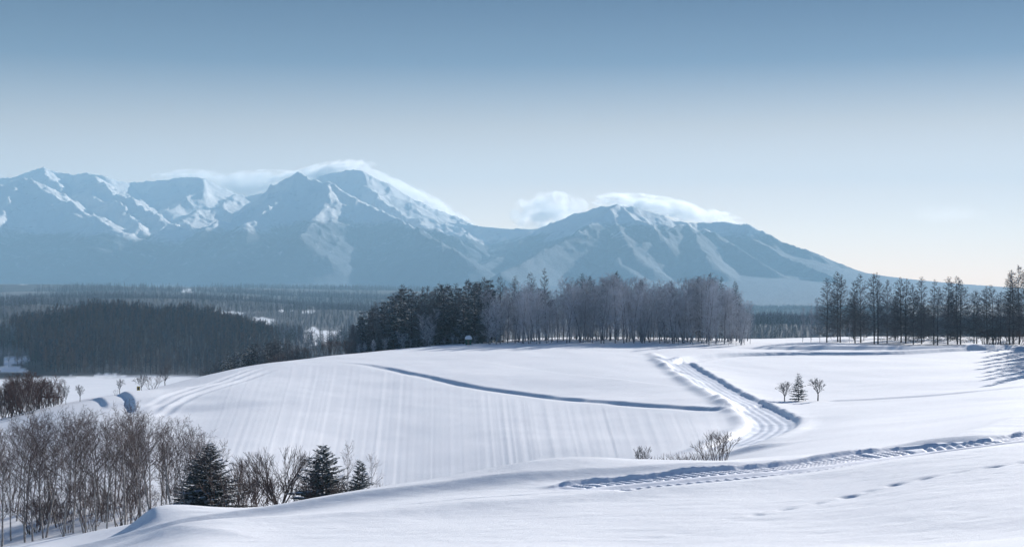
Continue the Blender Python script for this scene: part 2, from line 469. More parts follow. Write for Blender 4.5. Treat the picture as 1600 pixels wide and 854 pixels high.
def ground_z(X, Y, masks=False):
    X = np.asarray(X, float).ravel(); Y = np.asarray(Y, float).ravel()
    z = base_z(X, Y)
    r = np.hypot(X, Y)
    nearw = 1 - sstep(420, 600, r)
    # soft wind-shaped snow
    z = z + nearw * (0.55 * fbm(X / 38, Y / 38, 2, 21) * sstep(20, 80, r) + 0.10 * fbm(X / 7 + Y / 30, Y / 11, 2, 31)
                     + 0.022 * fbm(X / 1.3 + Y / 5, Y / 0.8, 3, 41) * (1 - sstep(60, 160, r)))
    road = np.zeros(len(X), bool); track = np.zeros(len(X), bool)
    # terrace lip across the field
    i, d, s, T = near_line(X, Y, TERRACE, 22)
    wob = 0.15 * fbm(s / 6, s * 0, 2, 3)
    e = sstep(0, 1, s / 45) * sstep(0, 1, (T - s) / 4)
    dd = d + wob
    z[i] += e * (np.where(dd > 0, (0.30 + 0.10 * fbm(s / 5, s * 0 + 2, 3, 4)) * np.exp(-dd / 12.0) * sstep(-0.5, 0.3, dd), (0.30 + 0.10 * fbm(s / 5, s * 0 + 2, 3, 4)) * sstep(-0.5, 0.3, dd)) - 0.12 * np.exp(-0.5 * ((dd + 1.1) / 0.6) ** 2))
    # sown rows / harvest lines under the snow below the terrace
    px = 800 + F * X / np.maximum(Y, 1)
    yt = np.interp(px, 800 + F * TERRACE[:, 0] / TERRACE[:, 1], TERRACE[:, 1])
    inside = (Y > 120) & (Y < yt - 3) & (px > 250) & (px < 1170)
    ok = sstep(120, 150, Y) * sstep(0, 10, yt - 3 - Y) * sstep(250, 330, px) * (1 - sstep(1090, 1170, px)) * inside
    rowp = Y0 - base_z(X, Y) / np.maximum(Y, 1) * F
    u = (px - 690) / (1 - 0.00106 * (690 - rowp)) + 0.35 * fbm(X / 60, Y / 60, 2, 77)
    fur = 0.55 * vnoise(u / 6.0, u * 0 + 0.5, 51) + 0.5 * vnoise(u / 3.4, u * 0 + 0.5, 52) + 0.14 * vnoise(u / 24.0, Y / 700, 53)
    z += ok * 0.05 * fur * (0.6 + 0.8 * (vnoise(u / 60, Y / 60, 54) + 0.5))
    # upper field: faint drilled texture
    up = (Y > yt + 3) & (Y < 420) & (px > 350) & (px < 1600)
    z += up * 0.03 * vnoise(X / 14, Y / 2.2, 61)
    # wheel lines on the left shoulder
    for pl in LEFT_TRACKS:
        i, d, s, T = near_line(X, Y, pl, 4)
        e = sstep(0, 6, s) * sstep(0, 25, T - s)
        z[i] -= e * 0.13 * np.exp(-0.5 * (d / 0.55) ** 2)
        z[i] += e * 0.05 * np.exp(-0.5 * ((np.abs(d) - 1.3) / 0.4) ** 2)
    # road cuts on the left spur
    for pl, h in ((CUT_A, 0.65), (CUT_B, 0.45)):
        i, d, s, T = near_line(X, Y, pl, 60)
        e = sstep(0, 8, s) * sstep(0, 9, T - s)
        z[i] += e * h * np.where(d > 0, np.exp(-(d / (22.0 if pl is CUT_A else 12.0)) ** 2), 1.0) * sstep(-0.9, 0.4, d)
    # the ploughed road
    i, d, s, T = near_line(X, Y, ROAD, 12)
    e = sstep(0, 4, s) * sstep(0, 5, T - s)
    hw = 2.7 + 0.15 * fbm(s / 7, s * 0, 2, 8)
    lump = 0.75 + 1.1 * np.clip(vnoise(s / 5.5, s * 0 + 1, 14) + 0.25, 0, 1)
    ad = np.abs(d)
    cut = -0.25 * (1 - sstep(hw - 0.3, hw + 0.5, ad))
    # travel goes downhill towards the camera: d > 0 is the right-hand (east) bank in the picture
    tall = (0.33 + 0.18 * fbm(s / 3.0, s * 0 + 5, 3, 71)) * sstep(hw - 0.1, hw + 0.75, d) * np.exp(-np.clip(d - hw - 0.75, 0, 99) / 2.4) * np.where(d > 0, 1, 0) * (1 - sstep(T - 48, T - 30, s)) * sstep(4, 20, s)
    low = 0.34 * lump * np.exp(-0.5 * ((d + hw + 0.9) / 0.8) ** 2)
    low2 = 0.22 * lump * np.exp(-0.5 * ((d - hw - 0.9) / 0.8) ** 2) * sstep(T - 48, T - 30, s)
    ruts = 0
    for c0 in (-1.5, -0.5, 0.6, 1.6):
        ruts = ruts - 0.07 * np.exp(-0.5 * ((d - c0 - 0.25 * fbm(s / 12, s * 0 + c0, 2, 5)) / 0.22) ** 2)
    flat = (ad < hw)
    z[i] += e * (cut + tall + low + low2 + ruts * flat + 0.08 * flat * fbm(X[i] / 1.5, Y[i] / 1.5, 2, 66))
    road[i] = flat & (s > 1) & (s < T - 1)
    # lane of wheel tracks towards the right-hand trees
    i, d, s, T = near_line(X, Y, LANE, 9)
    e = sstep(0, 8, s)
    ad = np.abs(d)
    z[i] += e * (-0.45 * (1 - sstep(2.0, 3.0, ad)) + 0.65 * np.exp(-0.5 * ((d - 3.9) / 0.9) ** 2) + 0.18 * np.exp(-0.5 * ((d + 3.7) / 0.8) ** 2)
                 - 0.22 * np.exp(-0.5 * ((ad - 0.9) / 0.35) ** 2) + 0.12 * (ad < 3) * vnoise(s / 1.2, d / 0.8, 9))
    for pl, h, w in BERMS:
        i, d, s, T = near_line(X, Y, pl, 6)
        e = sstep(0, 2, s) * sstep(0, 2, T - s)
        z[i] += e * h * (0.6 + 1.2 * np.clip(vnoise(s / 4.5, s * 0 + 3, 15) + 0.3, 0, 1)) * np.exp(-0.5 * (d / w) ** 2)
    i, d, s, T = near_line(X, Y, ROW_BANK, 24)
    z[i] += sstep(0, 20, s) * (0.9 + 0.3 * fbm(s / 9, s * 0, 2, 88)) * np.where(d > 0, np.exp(-(d / 16.0) ** 2), 1) * sstep(-1.0, 0.8, d)
    # tracked-vehicle ruts in the foreground
    i, d, s, T = near_line(X, Y, TRACK_A, 7.0)
    e = sstep(0, 1.2, s)
    ad = np.abs(d)
    edge = 2.25 + 0.12 * fbm(s / 2.4, s * 0, 2, 19)
    floor_ = (-0.06 + 0.055 * d) * (1 - sstep(edge - 0.14, edge + 0.12, ad)) + (0.30 + 0.10 * fbm(s / 2.0, s * 0 + 9, 3, 20)) * sstep(edge - 0.14, edge + 0.22, d) * np.exp(-np.clip(d - edge, 0, 9) / 1.0)
    mid = 0.10 * np.exp(-0.5 * (d / 0.30) ** 4)
    belt = (1 - sstep(0.55, 0.75, np.abs(ad - 1.35)))
    tread = 0.06 * belt * np.clip(1.3 * np.sin(2 * math.pi * (s / 0.40 + 0.3 * np.sign(d) + 0.12 * ad)) + 0.5 * vnoise(s * 1.7, d * 1.3, 3), -1, 1)
    lip = 0.06 * np.exp(-0.5 * ((ad - edge - 0.2) / 0.16) ** 2) * (1 + 1.6 * vnoise(s / 0.7, d, 23))
    z[i] += e * (floor_ + mid * (ad < 1) + tread + lip * (d > 0))
    track[i] |= (ad < edge + 0.05) & (s > 0.2)
    # thin lines
    for pl, dep, w in ((FAINT_LINE, 0.06, 0.10), (TREAD_LINE, 0.022, 0.12), (RIGHT_LINE, 0.14, 0.8)):
        i, d, s, T = near_line(X, Y, pl, 5)
        z[i] -= dep * np.exp(-0.5 * (d / w) ** 2) * sstep(0, 2, s)
        z[i] += dep * 0.8 * np.exp(-0.5 * ((d - 2.2 * w) / w) ** 2) * sstep(0, 2, s) * (pl is RIGHT_LINE)
    i, d, s, T = near_line(X, Y, DRIFT_LINE, 14)
    z[i] += (0.30 * np.where(d > 0, np.exp(-d / 5.0), 1) * sstep(-2.5, 0.5, d)) * sstep(0, 14, s)
    z[i] += 0.10 * vnoise(s / 1.1 + d / 2.0, d / 6, 29) * np.exp(-0.5 * ((d + 2) / 3) ** 2) * sstep(0, 8, s)
    # footfalls
    for (a_, b_, sz) in SNOW_PITS:
        cx, cy = hit(a_, b_, 15, 80)
        m = np.where((np.abs(X - cx) < 1.6) & (np.abs(Y - cy) < 1.6))[0]
        if len(m):
            z[m] -= 0.018 * bump(X[m], Y[m], cx, cy, 0.26 * sz / 0.3, 0.17 * sz / 0.3, 0.4) - 0.008 * bump(X[m], Y[m], cx - .3, cy - .3, 0.25, 0.15)
    rr = np.random.default_rng(4)
    for k in range(70):
        s0 = rr.random()
        q = TREAD_LINE[int(s0 * (len(TREAD_LINE) - 1))]
        cx, cy = q[0] + rr.normal(0, .12), q[1] + rr.normal(0, .12)
        m = np.where((np.abs(X - cx) < 0.8) & (np.abs(Y - cy) < 0.8))[0]
        if len(m):
            z[m] -= 0.022 * bump(X[m], Y[m], cx, cy, 0.14, 0.10, 0.3)
    # drifts and mounds
    nr = np.where((r < 140))[0]
    x, y = X[nr], Y[nr]
    add = dune(x, y, 243, 822, 0.92, 1.3, 2.8, 2.4, math.radians(18), 50, 90)
    add += dune(x, y, 300, 838, 0.22, 1.0, 5.0, 3.0, math.radians(35), 30, 80)
    add += dune(x, y, 620, 776, 0.40, 1.0, 6.0, 16.0, math.radians(98), 40, 66)
    add += dune(x, y, 700, 800, 0.22, 1.5, 5.0, 13.0, math.radians(100), 30, 66)
    add += dune(x, y, 1490, 694, 0.6, 1.9, 5.0, 2.6, math.radians(40), 50, 90)
    add -= 0.38 * bump(x, y, *hit(1440, 702, 50, 90), 2.4, 1.6, 0.3)
    add -= 0.25 * bump(x, y, *hit(1512, 696, 50, 90), 0.9, 0.8, 0.0)
    add += 0.55 * bump(x, y, *hit(870, 742, 45, 70), 3.0, 1.6, 0.3)
    z[nr] += add
    nr = np.where((r > 60) & (r < 180))[0]
    x, y = X[nr], Y[nr]
    z[nr] += dune(x, y, 1180, 706, 0.5, 0.9, 3.0, 2.0, math.radians(95), 75, 140)
    if masks:
        return z, road, track
    return z

SNOW = mat_snow("snow", (0.81, 0.835, 0.86), (0.87, 0.885, 0.905), bump=0.35, scale=2.2, dist=0.05)
SNOW_PACKED = mat_snow("packed_snow", (0.62, 0.67, 0.74), (0.74, 0.78, 0.84), rough=0.6, bump=0.45, scale=1.6, dist=0.06)
SNOW_TRACK = mat_snow("tracked_snow", (0.78, 0.81, 0.87), (0.84, 0.86, 0.91), rough=0.7, bump=0.5, scale=6.0, dist=0.03)

# the plain far off: snow under woods, open clearings between
def mat_plain():
    m, n, b = new_mat("snow_and_woods")
    at = n.nodes.new("ShaderNodeAttribute"); at.attribute_name = "woods"
    k = noise_node(n, 0.02, 6, 0.7)
    dark = ramp_node(n, k.outputs[0], [(0.35, (0.025, 0.03, 0.04)), (0.7, (0.06, 0.065, 0.075))])
    k2 = noise_node(n, 0.08, 5, 0.6)
    white = ramp_node(n, k2.outputs[0], [(0.3, (0.81, 0.835, 0.86)), (0.7, (0.87, 0.885, 0.905))])
    mx = n.nodes.new("ShaderNodeMixRGB")
    n.links.new(at.outputs['Fac'], mx.inputs[0])
    n.links.new(white.outputs[0], mx.inputs[1]); n.links.new(dark.outputs[0], mx.inputs[2])
    n.links.new(mx.outputs[0], b.inputs['Base Color'])
    f = noise_node(n, 1.6, 9, 0.78, vec_scale=(0.6, 1.0, 1.0))
    bm = n.nodes.new("ShaderNodeBump"); bm.inputs['Strength'].default_value = 0.75; bm.inputs['Distance'].default_value = 0.06
    n.links.new(f.outputs[0], bm.inputs['Height']); n.links.new(bm.outputs[0], b.inputs['Normal'])
    return m
GROUND_MAT = mat_plain()

# open snow in the distance: (column, row, half width px, half height px, distance)
CLEARINGS = [(165, 603, 140, 18, 0), (20, 562, 26, 9, 0), (20, 577, 24, 5, 0), (405, 502, 26, 7, 0), (340, 490, 44, 6, 0), (505, 525, 44, 13, 0), (484, 487, 13, 3, 0),
             (440, 485, 4, 2, 0), (457, 485, 5, 2, 0), (35, 441, 16, 4, 0), (292, 454, 9, 2, 0), (392, 466, 12, 2, 0), (468, 461, 12, 2, 0), (545, 463, 9, 3, 0), (70, 499, 34, 5, 0)]
def woods_cover(X, Y, Z):
    r = np.hypot(X, Y)
    px = 800 + F * X / np.maximum(Y, 1.0); row = Y0 - Z / np.maximum(Y, 1.0) * F
    w = sstep(-12, 12, r - 955 - 45 * fbm(X / 70, Y / 70, 3, 93)) * (0.9 + 0.1 * sstep(-0.3, 0, fbm(X / 300, Y / 300, 3, 91)))
    for (a_, b_, sx, sy, _) in CLEARINGS:
        d = ((px - a_) / sx) ** 2 + ((row - b_) / sy) ** 2 + 1.1 * fbm(px / 14, row / 5, 3, 37)
        w = w * np.where((Y > 600), sstep(0.55, 1.0, d), 1)
    w = w * (1 - 0.05 * sstep(1480, 1600, r) * (X < 150) * (r < 5200))
    return w

def build_ground():
    half = math.radians(21.6)
    fine = np.linspace(-half, half, 800)
    left = -half - np.geomspace(0.002, math.pi - half, 34)
    ang = np.concatenate([left[::-1], fine, -left])[:-1]          # full circle round the viewer
    rs = [3.0, 6.0, 9.0, 12.0, 15.0]
    y = 17.0
    while y < 430:
        rs.append(y); y += (0.5 if y < 29 else 0.0036 * y if y < 42 else 0.0030 * y if y < 74 else 0.0050 * y) if y < 130 else 0.0036 * y
    while y < 19000:
        rs.append(y); y += 0.0125 * y if y < 3500 else 0.03 * y
    rs.append(19000)
    rs = np.array(rs)
    A, R = np.meshgrid(ang, rs)
    X = (np.sin(A) * R).ravel(); Y = (np.cos(A) * R).ravel()
    # keep distance measured along the view inside the frame so rows stay level
    k = np.clip(np.abs(A.ravel()), 0, half)
    X = X / np.cos(k); Y = Y / np.cos(k)
    lim = np.hypot(X, Y)
    sc = np.minimum(1, 19300 / lim); X *= sc; Y *= sc
    Z, road, track = ground_z(X, Y, True)
    na, nr = len(ang), len(rs)
    idx = np.arange(na * nr).reshape(nr, na)
    nxt = np.roll(idx, -1, axis=1)
    quads = np.stack([idx[:-1], nxt[:-1], nxt[1:], idx[1:]], -1).reshape(-1, 4)
    V = np.stack([X, Y, Z], 1)
    V = np.vstack([V, [[0, 0, -1.75]]])
    cov = woods_cover(X, Y, Z)
    cov = np.append(cov, 0)
    # normals from the whole sheet so that the pieces shade as one
    q = quads
    n = np.cross(V[q[:, 2]] - V[q[:, 0]], V[q[:, 3]] - V[q[:, 1]])
    vn = np.zeros_like(V)
    for c in range(4):
        for ax in range(3):
            vn[:, ax] += np.bincount(q[:, c], weights=n[:, ax], minlength=len(V))
    vn /= np.linalg.norm(vn, axis=1)[:, None] + 1e-12
    vn[-1] = (0, 0, 1)
    froad = road[q].sum(1) >= 2
    ftrack = (track[q].sum(1) >= 2) & ~froad
    centre = len(V) - 1
    res = {}
    for name, sel, mat in (("snow_ground", ~(froad | ftrack), GROUND_MAT), ("road", froad, SNOW_PACKED), ("vehicle_track", ftrack, SNOW_TRACK)):
        fq = q[sel]
        used, inv = np.unique(fq, return_inverse=True)
        vv = V[used]; nn = vn[used]; cc = cov[used]
        faces = inv.reshape(-1, 4)
        me = mesh_np(name, vv, faces, mat)
        at = me.attributes.new("woods", 'FLOAT', 'POINT')
        at.data.foreach_set('value', cc.astype(np.float32))
        me.normals_split_custom_set_from_vertices(nn.astype(np.float32))
        o = link(bpy.data.objects.new(name, me))
        o['kind'] = 'structure'
        res[name] = o
    # the patch under the viewer's feet closes the sheet
    ring = [(float(X[i]), float(Y[i]), float(Z[i])) for i in idx[0]]
    me = bpy.data.meshes.new("snow_underfoot")
    me.from_pydata(ring + [(0, 0, -1.75)], [], [((i + 1) % na, i, na) for i in range(na)])
    me.materials.append(SNOW)
    o = link(bpy.data.objects.new("snow_underfoot", me)); o['kind'] = 'structure'
    return res
build_ground()

_cache = {}
def gz(x, y):
    return float(ground_z(np.array([x]), np.array([y]))[0])

# ------------------------------------------------------------------ mountains
def pz(px, row, Yk):
    Y = Yk * 1000.0
    return ((px - 800) / F * Y, Y, -(row - Y0) / F * Y)

MAIN_RIDGES = [  # (points, reach of the flank in metres)
 ([(-140, 285, 15), (-60, 278, 15), (0, 277, 15), (25, 275, 15), (48, 267, 15), (70, 262, 15), (92, 269, 15), (118, 273, 15), (138, 270, 14.8), (160, 275, 14.8), (185, 282, 15), (210, 284, 15.2),
   (240, 281, 15.2), (270, 278, 15.2), (292, 276, 15.2), (318, 277, 15), (338, 286, 15), (360, 296, 15.2), (385, 305, 15.4), (415, 300, 15.4), (450, 290, 15.3), (485, 282, 15), (515, 270, 14.8), (545, 263, 14.6), (566, 264, 14.5), (585, 276, 14.5), (606, 288, 14.5), (630, 304, 14.5),
   (652, 317, 14.4), (672, 331, 14.4), (700, 343, 14.3), (735, 351, 14.2), (770, 353, 14), (805, 355, 13.8), (838, 355, 13.4)], 2900),
 ([(838, 355, 13.4), (855, 351, 13.0), (870, 344, 12.8), (900, 333, 12.6), (935, 323, 12.2), (965, 318, 11.9), (985, 320, 11.9), (1010, 327, 12), (1035, 336, 12.1), (1060, 345, 12.1), (1085, 348, 12.1), (1108, 347, 12.1),
   (1125, 344, 12.1), (1148, 349, 12.1)], 2000),
 ([(1148, 349, 12.1), (1170, 350, 12), (1190, 358, 12), (1212, 371, 12), (1240, 382, 12), (1272, 394, 12), (1302, 407, 12), (1340, 422, 12), (1380, 436, 12), (1430, 450, 12), (1500, 456, 12)], 1300),
]
SPURS = [  # (points, flank slope)
 ([(420, 301, 13.4), (435, 291, 13.2), (450, 283, 13.1), (466, 281, 13), (485, 285, 12.9), (505, 289, 12.9), (520, 289, 12.8), (540, 297, 12.6), (560, 309, 12.4), (580, 320, 12.2), (603, 331, 12.0), (625, 342, 11.8), (645, 352, 11.5), (680, 372, 11.0), (720, 395, 10.4)], .62),
 ([(420, 301, 13.4), (400, 315, 12.9), (372, 335, 12.4), (345, 352, 11.9), (310, 368, 11.3)], .6),
 ([(466, 281, 13), (452, 300, 12.7), (435, 315, 12.3), (405, 335, 11.8), (380, 352, 11.4)], .6),
 ([(517, 289, 12.8), (512, 305, 12.3), (500, 322, 11.9), (488, 345, 11.4), (478, 372, 10.8)], .62),
 ([(566, 264, 14.5), (575, 285, 14.1), (590, 305, 13.7), (612, 325, 13.3), (650, 345, 12.8), (690, 365, 12.2)], .55),
 ([(672, 331, 14.4), (700, 352, 13.7), (730, 375, 12.9), (760, 400, 12)], .4),
 ([(-80, 300, 13.4), (0, 286, 13.3), (30, 279, 13.3), (48, 284, 13.2), (62, 292, 13.0), (85, 306, 12.8), (110, 320, 12.6), (140, 336, 12.3), (180, 352, 11.8)], .55),
 ([(30, 279, 13.3), (20, 300, 12.9), (0, 325, 12.5), (-30, 345, 12.1)], .6),
 ([(150, 276, 14.6), (160, 288, 14.0), (178, 300, 13.6), (200, 311, 13.2), (225, 325, 12.9), (250, 339, 12.5), (275, 350, 12.1)], .55),
 ([(150, 290, 14.2), (140, 300, 13.7), (150, 310, 13.3), (190, 325, 12.9), (212, 342, 12.4), (218, 352, 12.1)], .6),
 ([(70, 262, 15), (80, 280, 14.5), (100, 300, 14)], .6),
 ([(320, 277, 15), (318, 300, 14.3), (290, 315, 13.9), (262, 330, 13.4)], .5),
 ([(370, 300, 14.6), (350, 320, 13.9), (310, 330, 13.5), (285, 340, 13)], .5),
 ([(965, 318, 11.9), (950, 330, 11.6), (930, 345, 11.3), (900, 363, 10.9), (860, 385, 10.4), (820, 408, 9.9), (780, 425, 9.3)], .6),
 ([(972, 319, 11.9), (985, 331, 11.6), (1002, 343, 11.4), (1020, 355, 11.2), (1035, 366, 11)], .7),
 ([(960, 325, 11.8), (965, 350, 11.3), (975, 375, 10.8), (990, 400, 10.2)], .6),
 ([(1085, 348, 12.1), (1070, 350, 11.8), (1050, 360, 11.5), (1020, 372, 11.1), (990, 388, 10.6), (960, 405, 10)], .6),
 ([(1075, 349, 11.8), (1085, 362, 11.4), (1095, 380, 11), (1110, 405, 10.3)], .65),
 ([(1103, 355, 11.8), (1125, 370, 11.5), (1150, 385, 11.2), (1172, 397, 11), (1190, 407, 10.8)], .6),
 ([(1148, 349, 12.1), (1185, 375, 11.7), (1220, 395, 11.4), (1262, 413, 11), (1300, 430, 10.6)], .5),
 ([(838, 355, 13.4), (820, 372, 12.6), (790, 395, 11.8), (740, 420, 10.8)], .35),
]

def poly_height(X, Y, pts, h_fn):
    P_ = np.array([pz(*p) for p in pts])
    best = np.full(len(X), -1e9)
    for i in range(len(P_) - 1):
        a0, b0 = P_[i], P_[i + 1]
        d = b0[:2] - a0[:2]; l2 = d @ d
        t = np.clip(((X - a0[0]) * d[0] + (Y - a0[1]) * d[1]) / l2, 0, 1)
        dist = np.hypot(X - a0[0] - t * d[0], Y - a0[1] - t * d[1])
        best = np.maximum(best, h_fn(a0[2] + t * (b0[2] - a0[2]), dist))
    return best

MBASE = -135.0
def mountain_z(X, Y):
    # bend the space a little so that no ridge is a straight roof
    wx = 70 * fbm(X / 900, Y / 900, 3, 101) + 45 * fbm(X / 230, Y / 230, 3, 104)
    wy = 160 * fbm(X / 900, Y / 900, 3, 102) + 90 * fbm(X / 230, Y / 230, 3, 105)
    Xw, Yw = X + wx * 0.45, Y + wy
    z = np.full(len(X), MBASE)
    for pts, reach in MAIN_RIDGES:
        z = np.maximum(z, poly_height(Xw, Yw, pts, lambda H, d: MBASE + (H - MBASE) * (0.70 * np.exp(-(d / (reach * 0.30)) ** 1.05) + 0.30 * np.exp(-(d / (reach * 1.25)) ** 1.5))))
    for pts, sl in SPURS:
        z = np.maximum(z, poly_height(Xw, Yw, pts, lambda H, d: H - sl * d / (1 + d / 12000)))
    h = np.clip((z - MBASE) / 1200, 0, 1.2)
    amp = sstep(0.03, 0.5, h)
    rg = ridged(X / 620 + Y / 2600, Y / 900, 5, 120, 0.52)
    rg = rg - rg.mean(); r2 = ridged(X / 120, Y / 190, 4, 133); r2 = r2 - r2.mean()
    near = np.full(len(X), 1e9)
    for pts, reach in MAIN_RIDGES:
        near = np.minimum(near, -poly_height(Xw, Yw, pts, lambda H, d: -d))
    far = 0.25 + 0.75 * (1 - np.exp(-(near / 450) ** 2))
    gl = ridged(X / 95 + Y / 1500, Y / 520, 3, 141); gl = gl - gl.mean()
    z = z + amp * 46 * rg * far * sstep(0.1, 0.55, h) + amp * 20 * r2 * far + amp * 9 * gl * sstep(0.15, 0.6, h) + 12 * fbm(X / 1600, Y / 1600, 3, 150) * sstep(0.01, 0.1, h)
    return z

def mat_mountain():
    m, n, b = new_mat("mountain_snow_and_forest")
    at = n.nodes.new("ShaderNodeAttribute"); at.attribute_name = "woods"
    k = noise_node(n, 0.012, 8, 0.75)
    k1 = noise_node(n, 0.0016, 6, 0.65)
    dark = ramp_node(n, k.outputs[0], [(0.3, (0.06, 0.075, 0.095)), (0.58, (0.13, 0.15, 0.18)), (0.68, (0.45, 0.48, 0.52))])
    white = ramp_node(n, k.outputs[0], [(0.30, (0.22, 0.22, 0.24)), (0.42, (0.88, 0.87, 0.85)), (0.8, (0.94, 0.93, 0.91))])  # snow colour warmed slightly to stand in for low sunlight
    ad = n.nodes.new("ShaderNodeMath"); ad.operation = 'MULTIPLY_ADD'
    ad.inputs[1].default_value = 0.9; 
    n.links.new(k.outputs[0], ad.inputs[0]); n.links.new(at.outputs['Fac'], ad.inputs[2])
    cmpn = n.nodes.new("ShaderNodeMapRange")
    cmpn.inputs['From Min'].default_value = 0.82; cmpn.inputs['From Max'].default_value = 1.05
    n.links.new(ad.outputs[0], cmpn.inputs['Value'])
    mx = n.nodes.new("ShaderNodeMixRGB")
    n.links.new(cmpn.outputs[0], mx.inputs[0])
    n.links.new(white.outputs[0], mx.inputs[1]); n.links.new(dark.outputs[0], mx.inputs[2])
    # close-grown forest at the foot of the slopes
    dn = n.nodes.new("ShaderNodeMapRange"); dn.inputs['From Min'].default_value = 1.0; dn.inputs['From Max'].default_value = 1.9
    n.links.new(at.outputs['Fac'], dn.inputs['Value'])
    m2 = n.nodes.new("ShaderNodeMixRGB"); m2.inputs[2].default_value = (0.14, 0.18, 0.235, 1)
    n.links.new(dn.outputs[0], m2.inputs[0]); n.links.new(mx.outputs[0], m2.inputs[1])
    n.links.new(m2.outputs[0], b.inputs['Base Color'])
    bm = n.nodes.new("ShaderNodeBump"); bm.inputs['Strength'].default_value = 1.0; bm.inputs['Distance'].default_value = 30
    n.links.new(k.outputs[0], bm.inputs['Height']); n.links.new(bm.outputs[0], b.inputs['Normal'])
    b.inputs['Specular IOR Level'].default_value = 0.1
    return m

def build_mountains():
    ang = np.linspace(math.radians(-24), math.radians(21), 820)
    ys = np.concatenate([np.linspace(6300, 10500, 80, endpoint=False), np.linspace(10500, 15700, 215), np.linspace(15800, 17200, 12)])
    A, R = np.meshgrid(ang, ys)
    Y = R.ravel(); X = (np.tan(A) * R).ravel()
    Z = mountain_z(X, Y)
    rim = (np.abs(A.ravel()) > math.radians(23.9)) | (R.ravel() < 6301) | (R.ravel() > 17199)
    Z[rim] = -120
    na, nr = len(ang), len(ys)
    idx = np.arange(na * nr).reshape(nr, na)
    q = np.stack([idx[:-1, :-1], idx[:-1, 1:], idx[1:, 1:], idx[1:, :-1]], -1).reshape(-1, 4)
    V = np.stack([X, Y, Z], 1)
    # woods thin out with height and steepness
    line_ = 420 + 240 * fbm(X / 1500, Y / 1500, 4, 170) + 90 * fbm(X / 260, Y / 260, 3, 175)
    line_ = line_ + 60 * (X / 3000) * (X < 0) 
    cov = 1 - sstep(-230, 230, Z - line_)
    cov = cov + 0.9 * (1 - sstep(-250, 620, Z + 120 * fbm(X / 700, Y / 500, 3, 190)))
    me = mesh_np("mountains", V, q, mat_mountain())
    at = me.attributes.new("woods", 'FLOAT', 'POINT'); at.data.foreach_set('value', cov.astype(np.float32))
    o = link(bpy.data.objects.new("mountains", me)); o['kind'] = 'structure'
build_mountains()

# ------------------------------------------------------------------ trees: limbs are tapered tubes grown by forking
def tubes(segs, sides=3):
    s = np.asarray(segs, float)
    p0, p1, r0, r1 = s[:, :3], s[:, 3:6], s[:, 6], s[:, 7]
    d = p1 - p0
    d /= np.linalg.norm(d, axis=1)[:, None] + 1e-9
    ref = np.where(np.abs(d[:, 2:3]) > 0.9, np.array([[1.0, 0, 0]]), np.array([[0, 0, 1.0]]))
    a = np.cross(d, ref); a /= np.linalg.norm(a, axis=1)[:, None] + 1e-9
    b = np.cross(d, a)
    n = len(s)
    V = np.zeros((n, 2, sides, 3))
    for k in range(sides):
        w = 2 * math.pi * k / sides
        o = a * math.cos(w) + b * math.sin(w)
        V[:, 0, k] = p0 + o * r0[:, None]
        V[:, 1, k] = p1 + o * r1[:, None]
    base = np.arange(n)[:, None] * (2 * sides)
    F_ = []
    for k in range(sides):
        k2 = (k + 1) % sides
        F_.append(np.concatenate([base + k, base + sides + k, base + sides + k2, base + k2], 1))
    return V.reshape(-1, 3), np.concatenate(F_, 0)

def unit(v):
    return v / (np.linalg.norm(v) + 1e-9)

def rand_perp(rg, d):
    v = rg.normal(size=3); v -= d * (v @ d)
    return unit(v)

def limb(rg, out, p, d, length, r, steps, wander, up, taper=0.25, sag=0.0):
    """a bending tapered limb; returns the nodes along it"""
    nodes = [(p.copy(), d.copy(), r)]
    for i in range(steps):
        t = (i + 1) / steps
        d = unit(d + rg.normal(size=3) * wander + np.array([0, 0, up]) - np.array([0, 0, sag * t]))
        q = p + d * (length / steps)
        r1 = r * (1 - t) + r * taper * t if i == 0 else nodes[0][2] * (1 - (1 - taper) * t)
        out.append((*p, *q, nodes[-1][2], r1))
        p = q
        nodes.append((p.copy(), d.copy(), r1))
    return nodes

def at_node(nodes, t):
    f = t * (len(nodes) - 1); i = min(int(f), len(nodes) - 2); f -= i
    return nodes[i][0] * (1 - f) + nodes[i + 1][0] * f, nodes[i][1], nodes[i][2] * (1 - f) + nodes[i + 1][2] * f

